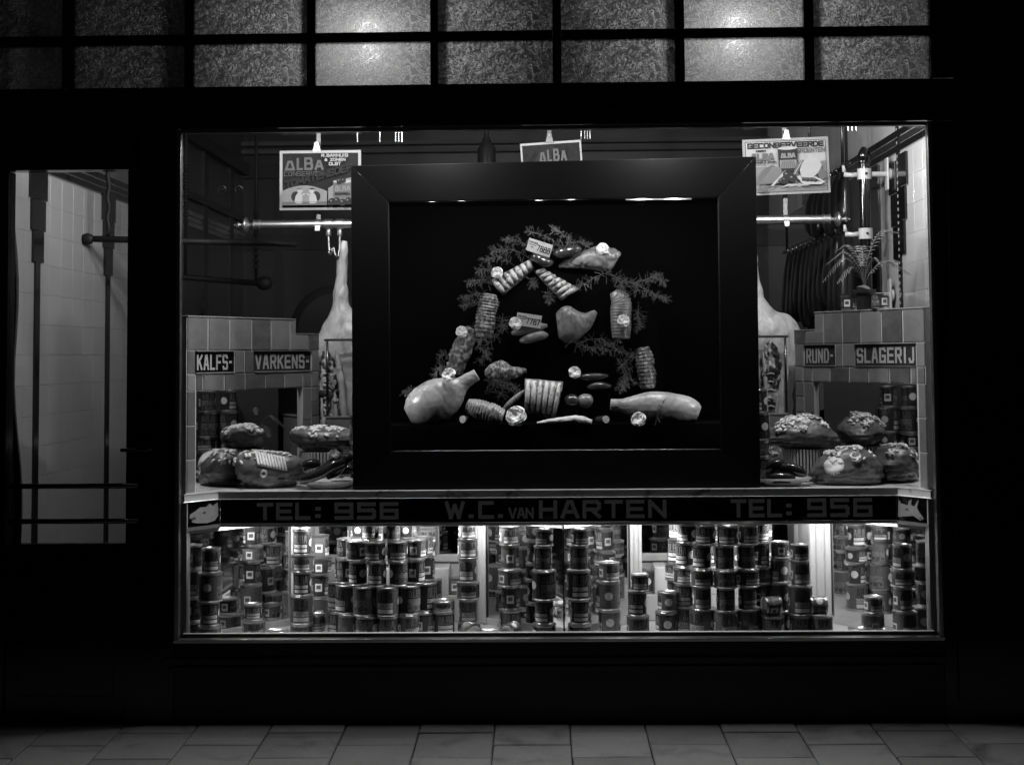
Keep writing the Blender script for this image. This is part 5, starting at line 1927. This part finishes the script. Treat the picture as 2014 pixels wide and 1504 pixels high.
po = []
po.append(poster(550, 710, 296, 413, 0.0, YR - .045, 'dark tomato soup poster with white border hanging over the brass rail', {'border': 'paper', 'draw': art1}))
po.append(poster(1026, 1146, 279, 377, .060, YR - .045, 'tilted dark poster mostly hidden behind the top of the picture frame', {'border': 'paper', 'draw': art2}))
po.append(poster(1462, 1631, 272, 382, .030, YR - .045, 'pale vegetable poster with a tin and cauliflower hanging over the brass rail', {'border': 'paper grey', 'draw': art3}))
for (t, c, w, h), (px, nm) in zip(po, straps):
    x = at(px, 440, YR).x
    b = MB()
    zt_ = c.z + h / 2
    b.lathe([(.012, -.008), (.012, .008)], 'dull brass', 14, axis='Y', c=(0, -.0005, .030))
    b.lathe([(.006, -.013), (.007, -.008)], 'brass', 12, axis='Y', c=(0, -.001, .030))
    b.prism([(-.020, -.006, -.006), (.020, -.006, -.006), (.012, -.006, .026), (-.012, -.006, .026)], (0, .004, 0), 'dull brass')
    b.build('poster_clip', None, True, loc=(x, c.y, zt_)).parent = None
    o = COL.objects[-1] if False else bpy.data.objects[[k for k in bpy.data.objects.keys() if k.startswith('poster_clip')][-1]]
    tag(o, 'small brass spring clip holding ' + nm, 'clip')

# =================================================================== RIGHT SIDE OF THE SHOP: post, hanging sausages, plant, cans on the partition
YPO = 1.02
pp = at(1703, 480, YPO)
post = thing('rail_post', 'black glossy upright post with pointed finial and white porcelain brackets by the white tiled wall', 'post', (pp.x, YPO, .121))
zf = at(1703, 322, YPO).z - .121
ztop = at(1703, 290, YPO).z - .121
b = MB(); b.lathe([(.026, 0), (.026, zf), (.030, zf + .004), (.030, zf + .012)], 'post black', 22); b.build('shaft', post, True)
b = MB(); b.lathe([(.022, zf + .0125), (.030, zf + .03), (.031, zf + .045), (.022, zf + .065), (.010, zf + .082), (.003, ztop + .004)], 'post black', 18); b.build('finial', post, True)
for py, arms in ((343, (-1, 1)), (460, (-1,)), (581, (1,))):
    z = at(1703, py, YPO).z - .121
    b = MB(); b.lathe([(.0262, z - .028), (.034, z - .026), (.034, z + .026), (.0262, z + .028)], 'porcelain', 22); br = b.build('bracket', post, True)
    b = MB(); b.lathe([(.006, -.040), (.007, -.0345)], 'iron', 10, axis='Y', c=(0, 0, z)); b.build('screw', br, True)
    for s in arms:
        if s > 0:
            dx = XW1 - .012 - pp.x
            b = MB(); b.lathe([(.013, .034), (.013, dx - .012), (.030, dx - .0115), (.030, dx - .001)], 'porcelain', 16, axis='X', c=(0, 0, z)); b.build('wall_arm', br, True)
            b = MB(); b.box(dx - .022, dx - .0125, -.028, .028, z - .08, z + .08, 'porcelain'); b.build('wall_plate', br, bevel=.006)
        else:
            b = MB(); b.loft([(-.034, 0, z), (-.06, 0, z - .004), (-.10, 0, z), ], [.013, .012, .012], 'porcelain', 12); b.build('arm', br, 'all')
            b = MB(); b.loft([(-.098, 0, z + .012), (-.102, 0, z + .045)], [.010, .007], 'porcelain', 12); b.build('peg', br, 'all')
# dark smoked sides hanging from two rails that run into the shop
for (px, py, Ya, Yb, zlab, cnt, ln, lab) in ((1650, 455, 1.15, 2.7, 'lower', 12, .46, 'dark smoked side of bacon hanging in the lower row beside the black post'), (1655, 333, 1.10, 2.0, 'upper', 6, .30, 'dark smoked side of bacon hanging in the upper row beside the vegetable poster')):
    p = at(px, py, Ya)
    t = thing('hanging_rail', 'dark iron rail with hooks for the %s row of smoked sides' % zlab, 'rail', (p.x + .03, Ya, p.z + .02))
    b = MB(); b.tube([(0, -.06, 0), (0, Yb - Ya + .1, 0)], .010, 'iron', 10); b.build('bar', t, 'all')
    b = MB(); b.tube([(0, Yb - Ya, .01), (0, Yb - Ya, ZC - p.z - .021)], .008, 'iron', 8); b.build('hanger', t, 'all')
    b = MB(); b.tube([(0, .02, .01), (0, .02, ZC - p.z - .021)], .008, 'iron', 8); b.build('hanger', t, 'all')
    for k in range(cnt):
        y = Ya + (Yb - Ya) * (k + .3) / cnt
        q = MB()
        L_ = ln * rng.uniform(.85, 1.1)
        q.loft(smooth_path([(0, 0, -.012), (-.005, 0, -.05), (-.015, 0, -L_ * .4), (-.02, 0, -L_ * .8), (-.01, 0, -L_)], 18), interp([(.006, .006), (.018, .035), (.030, .075), (.034, .085), (.016, .05)], 18), 'bacon dark', 16, up=(0, -1, 0), amp=.18, freq=9, seed=k * 3.3 + cnt)
        o = q.build('smoked_bacon', None, 'all', loc=(p.x + .03, y, p.z + .02))
        tag(o, lab, 'smoked meat', 'smoked sides hanging in the %s row' % zlab)
        q = MB(); q.tube([(0, 0, -.02), (-.012, -.01, -.004), (-.014, -.004, .014), (0, 0, .016), (.010, .004, .004)], .0035, 'tin', 6); q.build('hook', o, 'all')

# palm on the partition and two cans beside it
def palm(loc, sc, label, fronds, seed):
    r2 = random.Random(seed)
    t = thing('palm_plant', label, 'plant', loc)
    b = MB(); b.lathe([(.040 * sc, 0), (.052 * sc, .085 * sc), (.058 * sc, .086 * sc), (.060 * sc, .105 * sc), (.054 * sc, .106 * sc), (.052 * sc, .095 * sc)], 'pot', 24); b.build('pot', t, True)
    b = MB(); b.loft([(0, 0, .090 * sc), (0, 0, .108 * sc), (.01 * sc, 0, .125 * sc)], [.050 * sc, .045 * sc, .012 * sc], 'soil', 16, amp=.2, freq=60); b.build('soil', t, 'all')
    for az, ln, lift, droop in fronds:
        d = Vector((math.cos(az), math.sin(az), 0))
        pts = [Vector((0, 0, .105 * sc)), Vector((0, 0, .105 * sc)) + d * (ln * .12) + Vector((0, 0, lift * .55)), Vector((0, 0, .105 * sc)) + d * (ln * .5) + Vector((0, 0, lift)), Vector((0, 0, .105 * sc)) + d * ln + Vector((0, 0, lift - droop))]
        P = smooth_path(pts, 26)
        mb = MB()
        mb.loft(P, [.0022 * sc - .0016 * sc * i / 25 for i in range(26)], 'palm', 5)
        sd = d.cross(Vector((0, 0, 1)))
        for i in range(8, 26):
            f = (i - 8) / 17
            L_ = ln * .30 * (math.sin(PI * (.12 + .84 * f)) ** .6) * r2.uniform(.85, 1.1)
            tg = (P[min(i + 1, 25)] - P[i - 1]).normalized()
            for s in (-1, 1):
                e = (sd * s * .75 + tg * .55 + Vector((0, 0, -.38))).normalized()
                w_ = tg * .0030 * sc
                a = P[i]
                m_ = a + e * L_ * .5 + Vector((0, 0, L_ * .10))
                q = a + e * L_
                mb.poly([a - w_ * .4, a + w_ * .4, m_ + w_], 'palm')
                mb.poly([a - w_ * .4, m_ + w_, m_ - w_], 'palm')
                mb.poly([m_ - w_, m_ + w_, q], 'palm')
        mb.build('frond', t)
    return t


Apr, Bpr, Zpr, exr, nr_ = PR


def on_right_top(px, back=.03):
    p = on_wall(px, 610, Apr, Bpr)
    return Vector((p.x, p.y, Zpr['top'] + .0065)) - nr_ * back


pl_ = on_right_top(1692, .028)
palm(pl_, .85, 'small potted palm standing on top of the RUND and SLAGERIJ partition', [(2.9, .16, .17, .05), (.3, .17, .26, .0), (3.6, .15, .10, .07), (.0, .20, .13, .06), (2.5, .13, .20, .02), (4.4, .14, .16, .06), (5.6, .10, .14, .06), (3.3, .19, .14, .10), (1.5, .12, .20, .04)], 4)
palm((-.755, .67, ZSH + .001), .8, 'small potted palm on the marble shelf behind the picture frame', [(3.1, .20, .16, .05), (3.9, .20, .10, .04), (2.4, .16, .2, .05), (4.6, .16, .15, .07), (3.4, .12, .24, .03)], 8)

# interior fittings seen dimly through door and window
p = at(172, 470, .95)
t = thing('pipe_rail', 'dark pipe rail with round end knob seen through the door glass', 'rail', p)
b = MB(); b.lathe([(.004, -.030), (.022, -.022), (.030, 0), (.022, .022), (.012, .030)], 'dull iron', 18, axis='X'); b.build('end_knob', t, 'all')
b = MB(); b.tube([(.03, 0, 0), (.95, .4, 0)], .016, 'dull iron', 12); b.build('pipe', t, 'all')
b = MB()
b.tube([(.09, .03, .015)] + [(.09 + .004 * math.sin(k * 1.2), .03 + .004 * math.cos(k * 1.2), .03 + .02 * k) for k in range(28)] + [(.09, .03, ZC - p.z - .001)], .011, 'dull iron', 8); b.build('hanger', t, 'all')
p = at(520, 557, 2.6)
t = thing('pipe_rail', 'dark pipe rail with end knob hanging in the gloom above the KALFS partition', 'rail', p)
b = MB(); b.lathe([(.005, .05), (.035, .035), (.045, 0), (.035, -.035), (.005, -.05)], 'dull iron', 18, axis='X'); b.build('end_knob', t, 'all')
b = MB(); b.tube([(-.04, 0, 0), (-.55, -.45, .03)], .018, 'dull iron', 12); b.build('pipe', t, 'all')
for k, (dx, dy) in enumerate(((-.05, -.01), (-.40, -.32))):
    b = MB()
    zz = ZC - p.z - .001
    b.tube([(dx, dy, .01), (dx, dy, zz)], .010, 'dull iron', 8)
    hg = b.build('hanger', t, 'all')
    for q in range(9):
        b = MB(); b.lathe([(.011, -.014), (.017, -.004), (.017, .004), (.011, .014)], 'dull iron', 10, c=(dx, dy, .10 + .04 * q + .25 * k)); b.build('bead', hg, 'all')
p = at(660, 650, 3.0)
t = thing('scale_dial', 'big dark round weighing scale dial standing behind the hanging carcass', 'scale', (p.x, 3.0, 1.0))
rr = .27
b = MB(); b.lathe([(rr, -.03), (rr + .02, -.02), (rr + .02, .03), (rr - .05, .035)], 'dull iron', 40, axis='Y', c=(0, 0, p.z - 1.0)); b.build('case', t, True)
b = MB(); b.lathe([(rr - .035, -.034), (rr - .035, -.0305)], 'wall dark', 40, axis='Y', c=(0, 0, p.z - 1.0)); b.build('face', t)
b = MB(); b.lathe([(.14, 0), (.12, .05), (.05, .08), (.04, p.z - 1.0 - rr - .02)], 'dull iron', 20); b.build('foot', t, True)
t = thing('shop_counter', 'dark shop counter deep in the unlit shop', 'counter', (p.x, 3.05, .121))
b = MB(); b.box(-.6, 1.5, -.25, .3, 0, .839, 'wall dark'); b.build('cabinet', t)
b = MB(); b.box(-.65, 1.55, -.3, .35, .84, .878, 'marble'); b.build('top', t)
# two small rings modelled in place of lamp reflections in the pane
for px in (437, 470):
    p = at(px, 373, .009)
    b = MB(); b.lathe([(.016, -.003), (.017, .0), (.0, 0)], 'tin', 24, axis='Y')
    b = MB()
    prof = [(.0145, -.004), (.0165, -.003), (.0165, 0.0), (.0145, .0)]
    vs, fs = [], []
    for r, z in prof:
        for k in range(28):
            vs.append((r * math.cos(2 * PI * k / 28), z, r * math.sin(2 * PI * k / 28)))
    for i in range(4):
        for k in range(28):
            fs.append((i * 28 + k, i * 28 + (k + 1) % 28, ((i + 1) % 4) * 28 + (k + 1) % 28, ((i + 1) % 4) * 28 + k))
    b.add(vs, fs, 'dull brass')
    o = tag(b.build('reflection_ring', None, True, loc=p), 'small modelled ring for a lamp rosette stuck on the window pane near the tomato soup poster', 'reflection', 'reflection rings on the window pane')
    q = MB(); q.lathe([(.001, -.004), (.003, -.003), (.0035, -.0002)], 'tin', 12, axis='Y'); q.build('ring_dot', o, True)

# =================================================================== CANS
CAN = {   # radius, height
    'S': (.036, .068), 'T': (.0375, .100), 'J': (.042, .080), 'K': (.046, .100), 'L': (.049, .118), 'W': (.048, .070), 'X': (.053, .122), 'F': (.048, .045)}
can_parts = {}


def wrap(mb, quads, r, phi0, m, eps, layers=True):
    for q, k in quads:
        pts = []
        for a, z in q:
            th = phi0 + a / r
            rr_ = r + eps + (.00004 * k if layers else 0)
            pts.append((rr_ * math.sin(th), -rr_ * math.cos(th), z))
        mb.poly(pts, m)


def rect_q(a0, a1, z0, z1, step=.006):
    n_ = max(1, int((a1 - a0) / step))
    return [([(a0 + (a1 - a0) * i / n_, z0), (a0 + (a1 - a0) * (i + 1) / n_, z0), (a0 + (a1 - a0) * (i + 1) / n_, z1), (a0 + (a1 - a0) * i / n_, z1)], 0) for i in range(n_)]


def can_meshes(kind, tone):
    key = (kind, tone)
    if key in can_parts:
        return can_parts[key]
    r, h = CAN[kind]
    e = .0024
    tin = MB()
    tin.lathe([(r - .006, .0016), (r - .004, 0), (r + e, .0004), (r + e, .0036), (r, .0052), (r, h - .0052), (r + e, h - .0036), (r + e, h - .0004), (r - .001, h), (r - .003, h - .0022), (r * .78, h - .0024), (r * .75, h - .0010), (r * .55, h - .0010), (r * .52, h - .0022), (.004, h - .0024)], 'tin', 32)
    tin = tin.mesh('preserve_can', True)
    lb = MB()
    z0, z1 = .009, h - .009
    base_m = ('label dark', 'label mid', 'ink light')[tone]
    shell = [(r + .0004, z0), (r + .0004, z1)]
    n_ = 32
    vs = [((r + .0004) * math.cos(2 * PI * k / n_), (r + .0004) * math.sin(2 * PI * k / n_), z) for z in (z0, z1) for k in range(n_)]
    lb.add(vs, [(k, (k + 1) % n_, n_ + (k + 1) % n_, n_ + k) for k in range(n_)], base_m)
    lb = lb.mesh('label', 'all')
    pr = MB()
    hh = z1 - z0
    wid = min(r * 1.5, .062)
    small = h < .075
    if tone == 2:
        for i in range(26):
            a0 = 2 * PI * r * i / 26
            if abs((a0 / r + PI) % (2 * PI) - PI) < .75:
                continue
            wrap(pr, [([(a0 - .0022, z0 + hh * .18), (a0 + .0022, z0 + hh * .18), (a0 + .0022, z1 - hh * .18), (a0 - .0022, z1 - hh * .18)], 0)], r, 0, 'label mid', .0006)
        wrap(pr, rect_q(-wid * .62, wid * .62, z0 + hh * .16, z0 + hh * .86), r, 0, 'label mid', .00055)
    # front: ALBA, CONSERVEN, pale strip
    st, tw = text_strokes('^LBA', hh * (.36 if not small else .30), .010, .006)
    kx = wid / tw
    st = [[(p_[0] * kx - wid / 2, p_[1] + z0 + hh * .54) for p_ in pl] for pl in st]
    wrap(pr, ribbons(st, .0046, .005), r, 0, 'label letter' if tone == 0 else 'label dark', .0009)
    wrap(pr, rect_q(-wid * .55, wid * .55, z0 + hh * .27, z0 + hh * .46), r, 0, 'label letter' if tone == 0 else 'label strip', .0007)
    st, tw = text_strokes('CONSERVEN', hh * .135, .006, .0022)
    kx = wid * 1.0 / tw
    st = [[(p_[0] * kx - wid / 2, p_[1] + z0 + hh * .30) for p_ in pl] for pl in st]
    wrap(pr, ribbons(st, .0019, .004), r, 0, 'label white' if tone == 0 else 'label mid', .0011)
    wrap(pr, rect_q(-wid * .55, wid * .55, z0 + hh * .06, z0 + hh * .22), r, 0, 'label strip', .0009)
    # quarter turn: a pale disc with a row of dots
    rd_ = min(hh * .26, .017)
    ring = [(rd_ * math.cos(2 * PI * i / 20), z0 + hh * .52 + rd_ * math.sin(2 * PI * i / 20)) for i in range(20)]
    cen = (0, z0 + hh * .52)
    def disc(c_, R_, n_):
        out = []
        for q in range(4):
            for i in range(n_):
                t0, t1 = 2 * PI * i / n_, 2 * PI * (i + 1) / n_
                ra, rb2 = R_ * q / 4, R_ * (q + 1) / 4
                pts = [(c_[0] + ra * math.cos(t0), c_[1] + ra * math.sin(t0)), (c_[0] + rb2 * math.cos(t0), c_[1] + rb2 * math.sin(t0)), (c_[0] + rb2 * math.cos(t1), c_[1] + rb2 * math.sin(t1)), (c_[0] + ra * math.cos(t1), c_[1] + ra * math.sin(t1))]
                out.append((pts if q else pts[1:] + [c_], 0))
        return [((w_ if len(w_) == 4 else w_), k_) for w_, k_ in out]
    wrap(pr, disc(cen, rd_, 20), r, PI / 2, 'label white', .0009)
    for i in range(7):
        zz_ = z0 + hh * (.06 + .88 * i / 6)
        for s in (-1, 1):
            wrap(pr, [([(s * .024 - .002, zz_ - .0016), (s * .024 + .002, zz_ - .0016), (s * .024 + .002, zz_ + .0016), (s * .024 - .002, zz_ + .0016)], 0)], r, PI / 2, 'ink', .0008)
    # half turn: vegetables below a second ALBA
    st, tw = text_strokes('^LBA', hh * .26, .010, .006)
    kx = wid / tw
    st = [[(p_[0] * kx - wid / 2, p_[1] + z0 + hh * .66) for p_ in pl] for pl in st]
    wrap(pr, ribbons(st, .004, .005), r, PI, 'label letter', .0009)
    wrap(pr, rect_q(-wid * .58, wid * .58, z0 + hh * .05, z0 + hh * .58), r, PI, 'label picture', .0007)
    for i in range(5):
        a_ = (-.4 + .2 * i) * wid
        rb_ = .0065 + .002 * ((i * 7) % 3)
        c2 = (a_, z0 + hh * (.20 + .05 * (i % 2)))
        rg = [(c2[0] + rb_ * math.cos(2 * PI * q / 10), c2[1] + rb_ * math.sin(2 * PI * q / 10)) for q in range(10)]
        wrap(pr, [([c2, rg[q], rg[(q + 1) % 10]], i * 4) for q in range(10)], r, PI, 'ink light' if i % 2 else 'ink mid', .0009)
    # three quarters: square frame
    sq = min(hh * .62, .034)
    zc_ = z0 + hh * .45
    wrap(pr, rect_q(-sq * .45, sq * .45, zc_ - sq / 2, zc_ + sq / 2), r, -PI / 2, 'label white', .0007)
    wrap(pr, rect_q(-sq * .28, sq * .28, zc_ - sq * .18, zc_ + sq * .30), r, -PI / 2, 'label mid', .0011)
    pr = pr.mesh('label_print')
    can_parts[key] = (tin, lb, pr)
    return can_parts[key]


ncan = [0]


def can(kind, x, y, z, rot, label, group, tone=0, lying=None):
    tin, lb, pr = can_meshes(kind, tone)
    r, h = CAN[kind]
    if lying is None:
        o = put('preserve_can', tin, None, (x + rng.uniform(-.003, .003), y + rng.uniform(-.003, .003), z), (rng.uniform(-.006, .006), rng.uniform(-.006, .006), rot))
    else:
        ax = Matrix.Rotation(lying, 3, 'Z') @ Vector((0, -1, 0))
        o = put('preserve_can', tin, None, (x - ax.x * h / 2, y - ax.y * h / 2, z + r + .0018), None)
        o.rotation_euler = (Matrix.Rotation(lying, 3, 'Z') @ Matrix.Rotation(PI / 2, 3, 'X') @ Matrix.Rotation(rot, 3, 'Z')).to_euler()
    put('label', lb, o)
    put('label_print', pr, o)
    ncan[0] += 1
    return tag(o, label, 'can', group)


KN = {'S': 'small', 'T': 'slim', 'J': 'squat', 'K': 'middling', 'L': 'large', 'W': 'wide low', 'X': 'extra large', 'F': 'flat'}
ORD = ['bottom', 'second', 'third', 'fourth', 'fifth', 'sixth', 'top']


def stack(px, Y, kinds, where, rots=None, tones=None, z0=None, tilt=.004):
    X = at(px, 1150, Y).x
    z = (FL if z0 is None else z0) + .001
    for i, k in enumerate(kinds):
        rot = rots[i] if rots else rng.uniform(0, 6.28)
        tone = tones[i] if tones else rng.choice((0, 0, 1))
        lab = '%s preserve can, %s of the stack %s' % (KN[k], 'topmost' if i == len(kinds) - 1 else ORD[i], where) if len(kinds) > 1 else '%s preserve can standing alone %s' % (KN[k], where)
        can(k, X + rng.uniform(-tilt, tilt), Y + rng.uniform(-tilt, tilt), z, rot, lab, None, tone)
        z += CAN[k][1] + .0005


q4 = PI / 2
FRONT, DOT, PIC, SQ = 0.0, -q4, PI, q4     # which side of the label faces the street
# --- KALFS side bay
Xc, Yc = at(757, 1180, .30).x, .315
tiers = [('K', .205, 8, 0.0), ('L', .195, 7, .0), ('T', .180, 7, .1), ('J', .165, 6, .0), ('S', .11, 4, .3)]
z = FL + .001
for ti, (k, R, n_, ph) in enumerate(tiers):
    for i in range(n_):
        th = -100 + 200 * (i + .5) / n_ + (8 if ti % 2 else -4)
        x, y = Xc + R * math.sin(rad(th)), Yc - R * .92 * math.cos(rad(th))
        rot = rad(th) + rng.choice((0, 0, .25, -.2, PI, PI + .1, -.3, .4)) + rng.uniform(-.15, .15)
        can(k, x, y, z, rot, '%s preserve can in the %s tier of the pyramid on the KALFS side' % (KN[k], ORD[ti]), 'cans of the pyramid on the KALFS side, %s tier' % ORD[ti], 1 if ti < 2 and rng.random() < .45 else (1 if rng.random() < .12 else 0))
    z += CAN[k][1] + .0005
stack(594, .255, ['F', 'L', 'T', 'W', 'T', 'S'], 'by the KALFS side pale post', [0, .1, .0, .1, -.1, .2], [1, 1, 0, 2, 0, 2])
stack(630, .44, ['X', 'T', 'W', 'T'], 'on the floor behind the KALFS post stack', [SQ + .2, SQ, SQ, SQ], [1, 0, 0, 1])
stack(921, .25, ['F', 'T', 'W', 'T', 'J', 'S'], 'between KALFS pyramid and middle mirrors', [.3, .15, .1, -.2, .1, .3], [0, 1, 2, 1, 2, 1])
stack(1070, .100, ['W', 'T', 'L', 'T', 'S'], 'at the mirror seam, KALFS half', [.5, -.5, PI + .5, PI, -.6], [0, 0, 0, 0, 0])
stack(1139, .100, ['W', 'T', 'L', 'T', 'S'], 'at the mirror seam, RUND half', [.6, .1, .15, PI, .35], [0, 0, 0, 0, 0])
stack(414, .085, ['W', 'T', 'L', 'T'], 'at the KALFS end board of the case', [.2, .3, DOT, .2], [1, 0, 1, 2])
stack(1003, .25, ['K', 'T', 'W', 'T', 'J'], 'before the KALFS half of the middle mirrors', [.2, SQ, .8, SQ, .3], [0, 0, 2, 1, 2])
stack(1198, .25, ['K', 'L', 'J'], 'before the RUND half of the middle mirrors', [DOT, DOT, .5], [1, 1, 2])
stack(1776, .085, ['L', 'T', 'W', 'T'], 'at the SLAGERIJ end board of the case', [.3, .3, -.2, DOT + .3], [1, 1, 2, 1])
stack(1715, .15, ['K', 'S'], 'before the SLAGERIJ slanting mirror, low', [SQ, .3], [1, 1])
stack(545, .10, ['F'], 'near the slanting mirror, KALFS side', [.3], [0])
stack(958, .08, ['F'], 'before the middle mirrors', [.1], [0])
for px, Y, rz, lab in ((925, .075, .5, 'small preserve can lying on its side before the stack by the middle mirrors'), (1004, .08, -.6, 'small preserve can lying on its side between the middle mirrors and the flat can')):
    can('S', at(px, 1235, Y).x, Y + .01, FL + .001, 1.0, lab, None, 1, lying=rz)
stack(872, .22, ['K', 'F'], 'low behind the flank of the KALFS pyramid', [.3, .1], [0, 1])
stack(498, .20, ['W', 'S'], 'in front of the slanting mirror, KALFS side', [.4, .2], [1, 0])
can('S', at(622, 1200, .33).x, .335, FL + .001, .5, 'small preserve can standing behind the leftmost stack of the case', None, 1)
# on the stepped stands
for side, (Xs, Ys) in zip(('KALFS', 'SLAGERIJ'), st_steps):
    for i, (dx, zz_, kk) in enumerate(((-.31, .1155, 'T'), (.31, .1155, 'W'), (-.14, .2355, 'TTW'), (-.03, .2355, 'TWT'), (.08, .2355, 'WTT'), (.18, .2355, 'TWW'))):
        z = FL + zz_ + .001
        for j, k in enumerate(kk):
            if z + CAN[k][1] > ZCE - .015:
                break
            can(k, Xs + dx, Ys - .01, z, rng.choice((FRONT, SQ, DOT, .4, -.4)) + rng.uniform(-.2, .2), '%s preserve can on the white stepped stand behind the %s side pyramid' % (KN[k], side), 'cans on the stepped stand, %s side' % side, rng.choice((1, 1, 2, 0)))
            z += CAN[k][1] + .0005
# --- SLAGERIJ side bay: a pyramid of columns
Xc, Yc = at(1418, 1180, .30).x, .32
tiers = [('X', .20, 'bottom'), ('T', .20, 'second'), ('W', .20, 'third'), ('T', .195, 'fourth'), ('J', .19, 'fifth')]
angs = [-88, -58, -30, -2, 27, 56, 84]
z = FL + .001 - .0
CAN['X'] = (.050, .112)
for ti, (k, R, nm) in enumerate(tiers):
    for i, th in enumerate(angs):
        th = th + (4 if ti == 4 else 0)
        R2 = R - .012 * abs(th) / 90
        x, y = Xc + R2 * math.sin(rad(th)), Yc - R2 * math.cos(rad(th))
        rot = rad(th) * .5 + rng.choice((0, .2, -.35, .35, PI, .5)) + rng.uniform(-.1, .1)
        can(k, x, y, z, rot, '%s preserve can in the %s tier of the pyramid on the SLAGERIJ side' % (KN[k], nm), 'cans of the pyramid on the SLAGERIJ side, %s tier' % nm, 1 if (ti == 0 or (i == 2 and ti in (1, 2))) else 0)
    z += CAN[k][1] + .0005
stack(1255, .115, ['K', 'T', 'S'], 'before the narrow post on the RUND side', [.2, -.3, 0], [1, 0, 0])
stack(1535, .20, ['K', 'L', 'T', 'S'], 'behind the lying cans on the SLAGERIJ side', [-1.0, -1.0, -1.15, SQ], [1, 1, 1, 1])
stack(1574, .115, ['K', 'L', 'T', 'S'], 'before the wide post on the SLAGERIJ side', [.1, .05, .05, .1], [1, 1, 1, 1])
stack(1613, .10, ['K'], 'below a lying can by the wide post', [.2], [1])
stack(1518, .10, ['K'], 'below a lying can by the SLAGERIJ pyramid', [-.6], [0])
can('S', at(1609, 1200, .10).x, .10, FL + .102, 2.5, 'small preserve can lying on a single can near the wide post, SLAGERIJ side', None, 1, lying=q4)
can('S', at(1518, 1200, .10).x, .10, FL + .102, .5, 'small preserve can lying on a single can beside the SLAGERIJ side pyramid', None, 1, lying=q4 + .2)
stack(1312, .20, ['K', 'J'], 'low at the flank of the SLAGERIJ side pyramid', [DOT, DOT], [0, 1])
stack(1690, .10, ['F'], 'before the slanting mirror, SLAGERIJ side', [.3], [1])
stack(1735, .075, ['F'], 'in the corner of the slanting mirror, SLAGERIJ side', [.6], [1])
# --- on the marble shelf behind the frame, seen in the upper mirrors, and on the partition
for (x, y), side in (((-.79, .42), 'KALFS'), ((.955, .36), 'SLAGERIJ'), ((-.77, .53), 'KALFS back'), ((.93, .47), 'SLAGERIJ back')):
    z = ZSH + .001
    for k in ('L', 'W', 'L', 'T'):
        can(k, x, y, z, rng.uniform(0, 6), '%s preserve can stacked behind the picture frame on the %s side' % (KN[k], side), 'cans stacked behind the picture frame', 0)
        z += CAN[k][1] + .0005
for px, lab in ((1661, 'preserve can standing beside the potted palm, towards RUND'), (1722, 'preserve can standing beside the potted palm, towards the white wall')):
    p = on_right_top(px, .030)
    can('S', p.x, p.y, p.z, 1.0 if px < 1700 else 1.9, lab, None, 0)
print('cans', ncan[0])
for m_ in list(bpy.data.materials):
    if m_.users == 0:
        bpy.data.materials.remove(m_)
